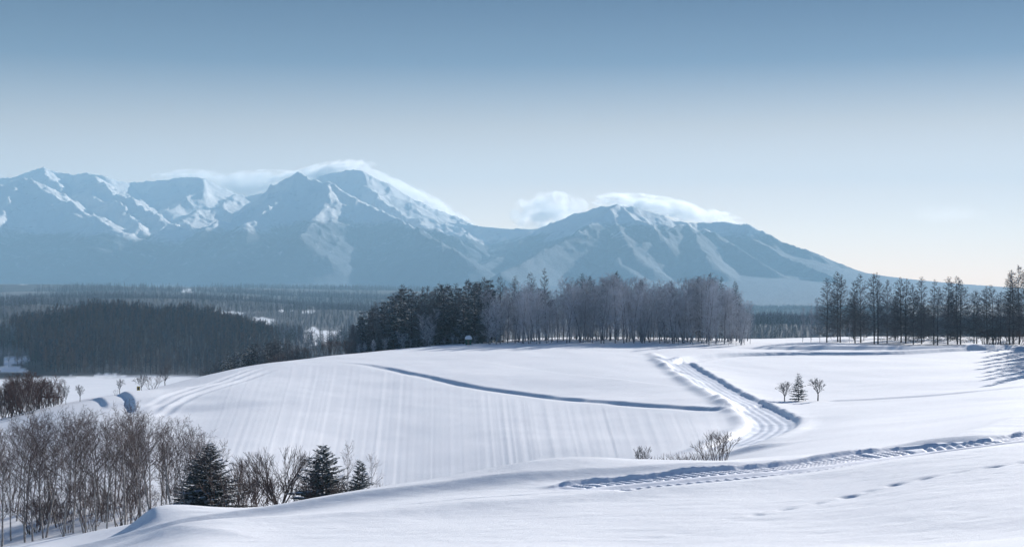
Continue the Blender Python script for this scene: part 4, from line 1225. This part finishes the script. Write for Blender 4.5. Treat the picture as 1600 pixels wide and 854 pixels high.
# --- shrubs along the bank foot
BUSH = [(1006, 697, 60, 1, "slender bare sapling at the left end of the bank shrubs"), (1128, 672, 0, 2, "largest bushy bare shrub beside the road bend"), (1113, 683, 0, 0, "broad bare shrub just left of the largest one by the road")]
plant(SMALLTREE[1], "small_bare_tree", 1003, 112, top=695, wide=.75, label=BUSH[0][4], cat="tree")
plant(SHRUB[2], "shrub", 1128, 108, top=669, wide=1.15, label=BUSH[1][4], cat="shrub")
plant(SHRUB[0], "shrub", 1110, 108, top=684, wide=.9, label=BUSH[2][4], cat="shrub")
for px, top in ((1018, 708), (1026, 711), (1038, 708), (1052, 705), (1062, 702), (1074, 703), (1082, 712), (1094, 698), (1101, 704)):
    plant(SHRUB[R5.randrange(2)], "shrub", px, 106 + R5.uniform(-2, 3), top=top, wide=1.0, label="small snowy bare shrub in the line along the foreground bank edge", cat="shrub", group="small shrubs along the bank edge", rank="bankshrub")
for px, top, Y in ((838, 733, 72), (829, 736, 73), (847, 738, 72), (812, 742, 76), (860, 738, 74)):
    plant(SHRUB[2], "dry_bush", px, Y, top=top, wide=1.0, label="tuft of dry twigs on the bank edge below the striped field", cat="shrub", group="twig tufts at the middle of the bank edge")
for px, top, Y in ((704, 744, 80), (770, 745, 80), (675, 748, 84), (960, 722, 82), (968, 724, 82), (945, 724, 80), (978, 723, 84), (730, 752, 80), (985, 722, 88), (605, 752, 86), (638, 752, 84), (925, 727, 80), (898, 730, 78)):
    plant(SHRUB[1], "dry_bush", px, Y, top=top, wide=.6, label="tiny dry twigs poking out of the snow along the bank edge", cat="shrub", group="tiny twigs along the bank edge", rank="twigs")

# --- the three trees in the right-hand field
x, y = hit(1248, 627, 120, 300)
LONE_SPRUCE.place("spruce_tree", x, y, 45 / F * y, "lone snow-laden spruce between two small bare trees in the right-hand field", "tree", "the three field trees", rz=1.2, wide=1.3)
x, y = hit(1226, 629, 120, 300)
SMALLTREE[1].place("small_bare_tree", x, y, 32 / F * y, "short bushy bare tree left of the lone spruce in the field", "tree", "the three field trees", rz=.5, wide=1.2)
x, y = hit(1278, 627, 120, 300)
SMALLTREE[0].place("small_bare_tree", x, y, 37 / F * y, "round bare tree right of the lone spruce in the field", "tree", "the three field trees", rz=2.2, wide=1.25)

# what tells look-alikes apart is their place in their own rank
def nth(i):
    if i < len(ORD): return ORD[i]
    n = i + 1
    return str(n) + {1: "st", 2: "nd", 3: "rd"}.get(n % 10 if n % 100 not in (11, 12, 13) else 0, "th")
RANK_TEXT = {
 "conifers": "dark conifer, {} from the left in the front rank of the grove's dark half",
 "frosted": "frosted bare birch, {} from the left in the front rank of the pale grove",
 "wood": "thin bare birch, {} from the left in the nearest rank of the lower-left wood",
 "wood_mid": "thin bare birch, {} from the left in the second rank of the lower-left wood",
 "thicket": "brown thicket tree, {} from the left along the near edge of the spur thicket",
 "crest": "dark tree top, {} from the left of those peeping over the left crest",
 "bankshrub": "small bare shrub, {} from the left in the line along the bank edge",
 "spruceshrub": "brown bare shrub, {} from the left among the spruces behind the bank",
 "twigs": "tiny dry twig tuft, {} from the left along the foreground bank edge",
 "slim": "slim dark larch, {} from the left of those behind the right-hand row",
}
for key, lst in RANKS.items():
    lst.sort(key=lambda t: t[0])
    for i, (px_, o_) in enumerate(lst):
        o_['label'] = RANK_TEXT[key].format(nth(i))

# --- small built things
def prism(name, pts, z0, z1, mat, parent, taper=1.0, bev=0.0):
    import bmesh
    bm = bmesh.new()
    lo = [bm.verts.new((p[0], p[1], z0)) for p in pts]; hi = [bm.verts.new((p[0] * taper, p[1] * taper, z1)) for p in pts]
    n = len(pts)
    bm.faces.new(lo[::-1]); bm.faces.new(hi)
    for i in range(n):
        bm.faces.new((lo[i], lo[(i + 1) % n], hi[(i + 1) % n], hi[i]))
    if bev:
        bmesh.ops.bevel(bm, geom=bm.edges[:], offset=bev, segments=2, affect='EDGES')
    me = bpy.data.meshes.new(name); bm.to_mesh(me); bm.free()
    me.materials.append(mat)
    return link(bpy.data.objects.new(name, me), parent)

GREEN = mat_var("green_paint", (0.03, 0.10, 0.07), (0.05, 0.14, 0.10), 4, rnd=0)
GREY_WOOD = mat_var("weathered_wood", (0.10, 0.09, 0.08), (0.18, 0.16, 0.14), 4, rnd=0)
YELLOW = mat_var("yellow_sign", (0.45, 0.36, 0.05), (0.5, 0.4, 0.08), 4, rnd=0)
def rect(w, d): return [(-w, -d), (w, -d), (w, d), (-w, d)]
hx, hy = at(732, 376)
hut = empty("green_hut", (hx, hy, gz(hx, hy) - 0.4))
tag(hut, "small dark green hut with a round cap of snow at the grove edge", "hut")
prism("wall", rect(.75, .6), 0, 1.9, GREEN, hut, bev=.04)
prism("door", [(-.3, -.66), (.3, -.66), (.3, -.62), (-.3, -.62)], .3, 1.7, GREY_WOOD, hut)
import bmesh
def dome(name, rx, ry, rz_, z, mat, parent):
    bm = bmesh.new(); bmesh.ops.create_icosphere(bm, subdivisions=3, radius=1)
    for v in bm.verts:
        v.co.z = max(v.co.z, -0.25) * rz_ * (1 + 0.06 * math.sin(v.co.x * 5)) + z; v.co.x *= rx; v.co.y *= ry
    me = bpy.data.meshes.new(name); bm.to_mesh(me); bm.free(); me.materials.append(mat)
    for p in me.polygons: p.use_smooth = True
    return link(bpy.data.objects.new(name, me), parent)
dome("snow_cap", .98, .85, .85, 2.1, BRANCH_SNOW, hut)

sx_, sy_ = at(216.5, 262)
mk = empty("marker_post", (sx_, sy_, gz(sx_, sy_)))
tag(mk, "small yellow and black marker on a post near the left crest", "sign")
prism("post", rect(.06, .06), -.3, 1.0, GREY_WOOD, mk)
prism("sign_plate", [(-.3, -.1), (.3, -.1), (.3, -.06), (-.3, -.06)], .35, 1.15, YELLOW, mk)
prism("dark_panel", [(-.2, -.115), (.2, -.115), (.2, -.102), (-.2, -.102)], .5, 1.0, BARK_DARK, mk)

# bridge over the hidden stream behind the thicket
bx, by = at(76, 620)
br = empty("foot_bridge", (bx, by, gz(bx, by) + 8.5))
tag(br, "thin dark bridge deck seen through the thicket on the left", "bridge")
prism("deck", rect(5.5, 1.2), 9.3 - 8.5, 10.0 - 8.5, GREY_WOOD, br)
for s_ in (-4.2, 0, 4.2):
    prism("pier", [(s_ - .3, -.5), (s_ + .3, -.5), (s_ + .3, .5), (s_ - .3, .5)], -9.5, 0.8, GREY_WOOD, br)
prism("snow_cover", rect(5.6, 1.3), 1.503, 1.75, BRANCH_SNOW, br, bev=.08)

# ------------------------------------------------------------------ woods of the valley: nobody could count them
def simple_tree(seed, kind):
    rg = np.random.default_rng(seed)
    segs = []
    H = 14.0
    segs.append((0, 0, -1, 0, 0, H, .22, .04))
    if kind == 'larch':
        for k in range(22):
            t = .15 + .83 * k / 22
            az = rg.random() * 6.28; L_ = H * .17 * (1 - t) ** .6 + .3
            p = np.array([0, 0, H * t]); q = p + np.array([math.cos(az) * L_, math.sin(az) * L_, L_ * .35])
            segs.append((*p, *q, .16, .07))
            e = q - p; m_ = p + e * .6; w = np.array([-e[1], e[0], .3]) * .45
            segs.append((*m_, *(m_ + w + e * .2), .11, .05)); segs.append((*m_, *(m_ - w + e * .2), .11, .05))
    else:
        for k in range(18):
            t = .3 + .68 * k / 18
            az = rg.random() * 6.28; L_ = H * .24 * (1.1 - t) + .5
            p = np.array([0, 0, H * t]); q = p + np.array([math.cos(az) * L_ * .7, math.sin(az) * L_ * .7, L_ * .8])
            segs.append((*p, *q, .14, .06))
            e = q - p
            for s in range(2):
                m_ = p + e * rg.uniform(.4, .8); w = rg.normal(size=3) * L_ * .3
                segs.append((*m_, *(m_ + w + e * .3), .10, .04))
    v, f = tubes(segs, 3)
    return v, f
def far_wood(name, label, protos, px_rng, y_rng, spacing, hmin, hmax, keep, seed, mats):
    """scattered instances with geometry nodes: one object"""
    rg = np.random.default_rng(seed)
    pts = []
    y = y_rng[0]
    while y < y_rng[1]:
        sp = spacing * (1 + 0.6 * (y - y_rng[0]) / (y_rng[1] - y_rng[0] + 1) * 0)
        x0, x1 = (px_rng[0] - 800) / F * y, (px_rng[1] - 800) / F * y
        n = max(1, int((x1 - x0) / sp))
        xs = x0 + (np.arange(n) + rg.random(n)) * sp
        ys = y + rg.random(n) * sp
        pts.append(np.stack([xs, ys], 1))
        y += sp
    p = np.concatenate(pts)
    z = base_z(p[:, 0], p[:, 1])
    cov = woods_cover(p[:, 0], p[:, 1], z)
    ok = (cov > rg.random(len(p)) * .9 + .05) & keep(p[:, 0], p[:, 1], z)
    p = p[ok]; z = z[ok]
    me = bpy.data.meshes.new(name)
    me.vertices.add(len(p))
    me.vertices.foreach_set('co', np.column_stack([p, z - .3]).astype(np.float32).ravel())
    sc_ = (rg.uniform(hmin, hmax, len(p)) * (1 + .7 * fbm(p[:, 0] / 35, p[:, 1] / 50, 3, seed)) / 14.0).astype(np.float32)
    at_ = me.attributes.new("size", 'FLOAT', 'POINT'); at_.data.foreach_set('value', sc_)
    at_ = me.attributes.new("turn", 'FLOAT', 'POINT'); at_.data.foreach_set('value', (rg.random(len(p)) * 6.28).astype(np.float32))
    at_ = me.attributes.new("which", 'INT', 'POINT'); at_.data.foreach_set('value', rg.integers(0, len(protos), len(p)).astype(np.int32))
    o = link(bpy.data.objects.new(name, me)); o['kind'] = 'stuff'; o['label'] = label; o['category'] = 'wood'
    g = bpy.data.node_groups.new(name, 'GeometryNodeTree')
    g.interface.new_socket("Geometry", in_out='INPUT', socket_type='NodeSocketGeometry')
    g.interface.new_socket("Geometry", in_out='OUTPUT', socket_type='NodeSocketGeometry')
    N = g.nodes.new
    gi, go = N('NodeGroupInput'), N('NodeGroupOutput')
    ip = N('GeometryNodeInstanceOnPoints')
    col = bpy.data.collections.new(name + "_kinds")
    for i, (v, f) in enumerate(protos):
        pm = mesh_np(name + "_tree", v, f, mats[i % len(mats)], smooth=False)
        col.objects.link(bpy.data.objects.new(name + "_tree", pm))
    ci = N('GeometryNodeCollectionInfo'); ci.inputs['Collection'].default_value = col
    ci.inputs['Separate Children'].default_value = True; ci.inputs['Reset Children'].default_value = True
    def attr(nm, typ):
        a_ = N('GeometryNodeInputNamedAttribute'); a_.data_type = typ; a_.inputs['Name'].default_value = nm
        return a_.outputs['Attribute']
    ip.inputs['Pick Instance'].default_value = True
    cx = N('ShaderNodeCombineXYZ')
    g.links.new(gi.outputs[0], ip.inputs['Points']); g.links.new(ci.outputs[0], ip.inputs['Instance'])
    g.links.new(attr("which", 'INT'), ip.inputs['Instance Index'])
    g.links.new(attr("turn", 'FLOAT'), cx.inputs[2]); g.links.new(cx.outputs[0], ip.inputs['Rotation'])
    g.links.new(attr("size", 'FLOAT'), ip.inputs['Scale'])
    g.links.new(ip.outputs[0], go.inputs[0])
    md = o.modifiers.new("trees", 'NODES'); md.node_group = g
    print("WOOD", name, len(p))
    return o
WOOD_A = mat_var("plantation_twigs_haze_blue", (0.026, 0.036, 0.062), (0.070, 0.060, 0.075), .12, snow=.1, rnd=.35)  # dark twigs with the blue of hazy air mixed into their colour
WOOD_B = mat_var("far_wood_twigs_hazed", (0.09, 0.105, 0.135), (0.16, 0.175, 0.21), .3, snow=.25, rnd=.35)  # snow-dusted twigs, paled and blued in the colour itself to imitate haze
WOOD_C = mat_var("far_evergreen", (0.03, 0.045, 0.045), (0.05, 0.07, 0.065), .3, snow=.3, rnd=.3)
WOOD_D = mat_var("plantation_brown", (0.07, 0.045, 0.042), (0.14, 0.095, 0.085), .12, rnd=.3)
larchp = [simple_tree(s, 'larch') for s in (1, 2, 3)]
leafp = [simple_tree(s, 'leaf') for s in (4, 5)]
def on_hill(x, y):
    px_ = 800 + F * x / y
    return ((px_ - 225) / 205.0) ** 2 + ((y - 1150) / 300.0) ** 2 + 0.25 * fbm(x / 60, y / 60, 2, 3) < 1
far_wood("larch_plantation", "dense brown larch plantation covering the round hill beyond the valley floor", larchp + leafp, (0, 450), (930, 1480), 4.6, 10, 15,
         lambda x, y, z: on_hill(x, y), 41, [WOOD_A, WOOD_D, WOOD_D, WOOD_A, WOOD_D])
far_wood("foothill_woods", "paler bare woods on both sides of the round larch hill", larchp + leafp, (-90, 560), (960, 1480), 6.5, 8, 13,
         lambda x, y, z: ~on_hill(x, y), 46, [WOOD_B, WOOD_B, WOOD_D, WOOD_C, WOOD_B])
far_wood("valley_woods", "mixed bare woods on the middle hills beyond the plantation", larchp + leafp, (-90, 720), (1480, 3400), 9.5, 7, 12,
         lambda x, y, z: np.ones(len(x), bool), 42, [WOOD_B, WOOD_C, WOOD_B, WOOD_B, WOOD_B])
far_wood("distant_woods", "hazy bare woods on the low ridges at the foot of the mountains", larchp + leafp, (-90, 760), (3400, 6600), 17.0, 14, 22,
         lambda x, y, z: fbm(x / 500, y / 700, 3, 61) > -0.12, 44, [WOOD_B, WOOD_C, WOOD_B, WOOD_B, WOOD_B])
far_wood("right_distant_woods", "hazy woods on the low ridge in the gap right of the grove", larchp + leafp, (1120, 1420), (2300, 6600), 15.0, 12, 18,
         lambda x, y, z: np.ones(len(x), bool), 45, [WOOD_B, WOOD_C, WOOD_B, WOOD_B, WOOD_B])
far_wood("right_valley_woods", "dark woods seen in the gap between the grove and the right-hand row", larchp + leafp, (1000, 1640), (1300, 2300), 7.5, 9, 14,
         lambda x, y, z: np.ones(len(x), bool), 43, [WOOD_B, WOOD_B, WOOD_C, WOOD_B, WOOD_B])

# ------------------------------------------------------------------ clouds: banners and caps behind the summits
def cloud_mat(dens, seed, ns=2.6):
    m = bpy.data.materials.new("cloud_vapour"); m.use_nodes = True
    n = m.node_tree; n.nodes.clear()
    o = n.nodes.new("ShaderNodeOutputMaterial"); p = n.nodes.new("ShaderNodeVolumePrincipled")
    p.inputs['Color'].default_value = (1, 1, 1, 1)
    p.inputs['Anisotropy'].default_value = 0.62
    t = n.nodes.new("ShaderNodeTexCoord")
    ln = n.nodes.new("ShaderNodeVectorMath"); ln.operation = 'LENGTH'
    n.links.new(t.outputs['Object'], ln.inputs[0])
    mp = n.nodes.new("ShaderNodeMapping"); mp.inputs['Location'].default_value = (seed * 3.1, seed * 1.7, seed * 0.9); mp.inputs['Scale'].default_value = (1.5, 1.0, 0.8)
    n.links.new(t.outputs['Object'], mp.inputs[0])
    k = n.nodes.new("ShaderNodeTexNoise"); k.inputs['Scale'].default_value = ns; k.inputs['Detail'].default_value = 8; k.inputs['Roughness'].default_value = 0.62
    n.links.new(mp.outputs[0], k.inputs['Vector'])
    # density = clamp((1 - r) * 1.1 + (noise - 0.5) * 2.4 - 0.25)
    a_ = n.nodes.new("ShaderNodeMath"); a_.operation = 'MULTIPLY_ADD'; a_.inputs[1].default_value = -1.15; a_.inputs[2].default_value = 0.95
    n.links.new(ln.outputs['Value'], a_.inputs[0])
    b_ = n.nodes.new("ShaderNodeMath"); b_.operation = 'MULTIPLY_ADD'; b_.inputs[1].default_value = 6.0; b_.inputs[2].default_value = -3.0
    n.links.new(k.outputs[0], b_.inputs[0])
    c_ = n.nodes.new("ShaderNodeMath"); c_.operation = 'ADD'
    n.links.new(a_.outputs[0], c_.inputs[0]); n.links.new(b_.outputs[0], c_.inputs[1])
    d_ = n.nodes.new("ShaderNodeMapRange"); d_.inputs['From Min'].default_value = 0.0; d_.inputs['From Max'].default_value = 0.7; d_.inputs['To Max'].default_value = dens * 1.2
    n.links.new(c_.outputs[0], d_.inputs['Value'])
    n.links.new(d_.outputs[0], p.inputs['Density'])
    n.links.new(p.outputs[0], o.inputs['Volume'])
    m.cycles.volume_step_rate = 0.35
    return m

CLOUDS = [  # column, row, half width px, half height px, tilt, density, label
 (412, 290, 82, 17, 0.02, 0.010, "white cloud bank pouring over the saddle left of the highest mountain"),
 (300, 276, 52, 8, 0.0, 0.006, "thin white cloud streak behind the small left-hand peak"),
 (512, 271, 64, 12, 0.20, 0.011, "white cap cloud on the left shoulder of the highest summit"),
 (652, 313, 88, 13, -0.47, 0.009, "long white cloud banner trailing down the right ridge of the highest mountain"),
 (858, 331, 52, 22, 0.05, 0.0065, "soft white puff of cloud over the pass between the two mountains"),
 (1018, 324, 80, 14, -0.14, 0.008, "white cap cloud behind the summit of the right-hand mountain"),
 (1100, 337, 52, 9, -0.15, 0.004, "faint thin cloud tail right of the right-hand summit"),
 (1478, 335, 60, 12, 0.0, 0.0002, "very faint small cloud low in the sky above the right-hand tree row"),
]
def build_clouds():
    Yc = 18400.0
    for i, (px, row, hw, hh, tilt, dens, lab) in enumerate(CLOUDS):
        bm = bmesh.new(); bmesh.ops.create_icosphere(bm, subdivisions=3, radius=1.0)
        me = bpy.data.meshes.new("cloud"); bm.to_mesh(me); bm.free()
        me.materials.append(cloud_mat(dens, i + 1))
        o = link(bpy.data.objects.new("cloud", me))
        k = Yc / F
        o.location = ((px - 800) * k, Yc, -(row - Y0) * k)
        o.scale = (hw * k * 1.25, 420, hh * k * 1.5)
        o.rotation_euler = (0, -tilt, 0)
        tag(o, lab, "cloud")
import bmesh
build_clouds()

# ------------------------------------------------------------------ air
def build_haze():
    x0, x1, y0, y1, z0, z1 = -19400, 19400, -19400, 17400, -190, 1280
    v = [(x, y, z) for x in (x0, x1) for y in (y0, y1) for z in (z0, z1)]
    f = [(0, 1, 3, 2), (4, 6, 7, 5), (0, 4, 5, 1), (2, 3, 7, 6), (0, 2, 6, 4), (1, 5, 7, 3)]
    me = bpy.data.meshes.new("haze"); me.from_pydata(v, [], f)
    m = bpy.data.materials.new("haze"); m.use_nodes = True
    n = m.node_tree; n.nodes.clear()
    o = n.nodes.new("ShaderNodeOutputMaterial"); p = n.nodes.new("ShaderNodeVolumePrincipled")
    p.inputs['Color'].default_value = (0.45, 0.76, 0.97, 1)
    p.inputs['Density'].default_value = 0.80e-4
    p.inputs['Anisotropy'].default_value = 0.0
    n.links.new(p.outputs[0], o.inputs['Volume'])
    me.materials.append(m)
    ob = link(bpy.data.objects.new("haze", me)); ob['kind'] = 'stuff'
build_haze()
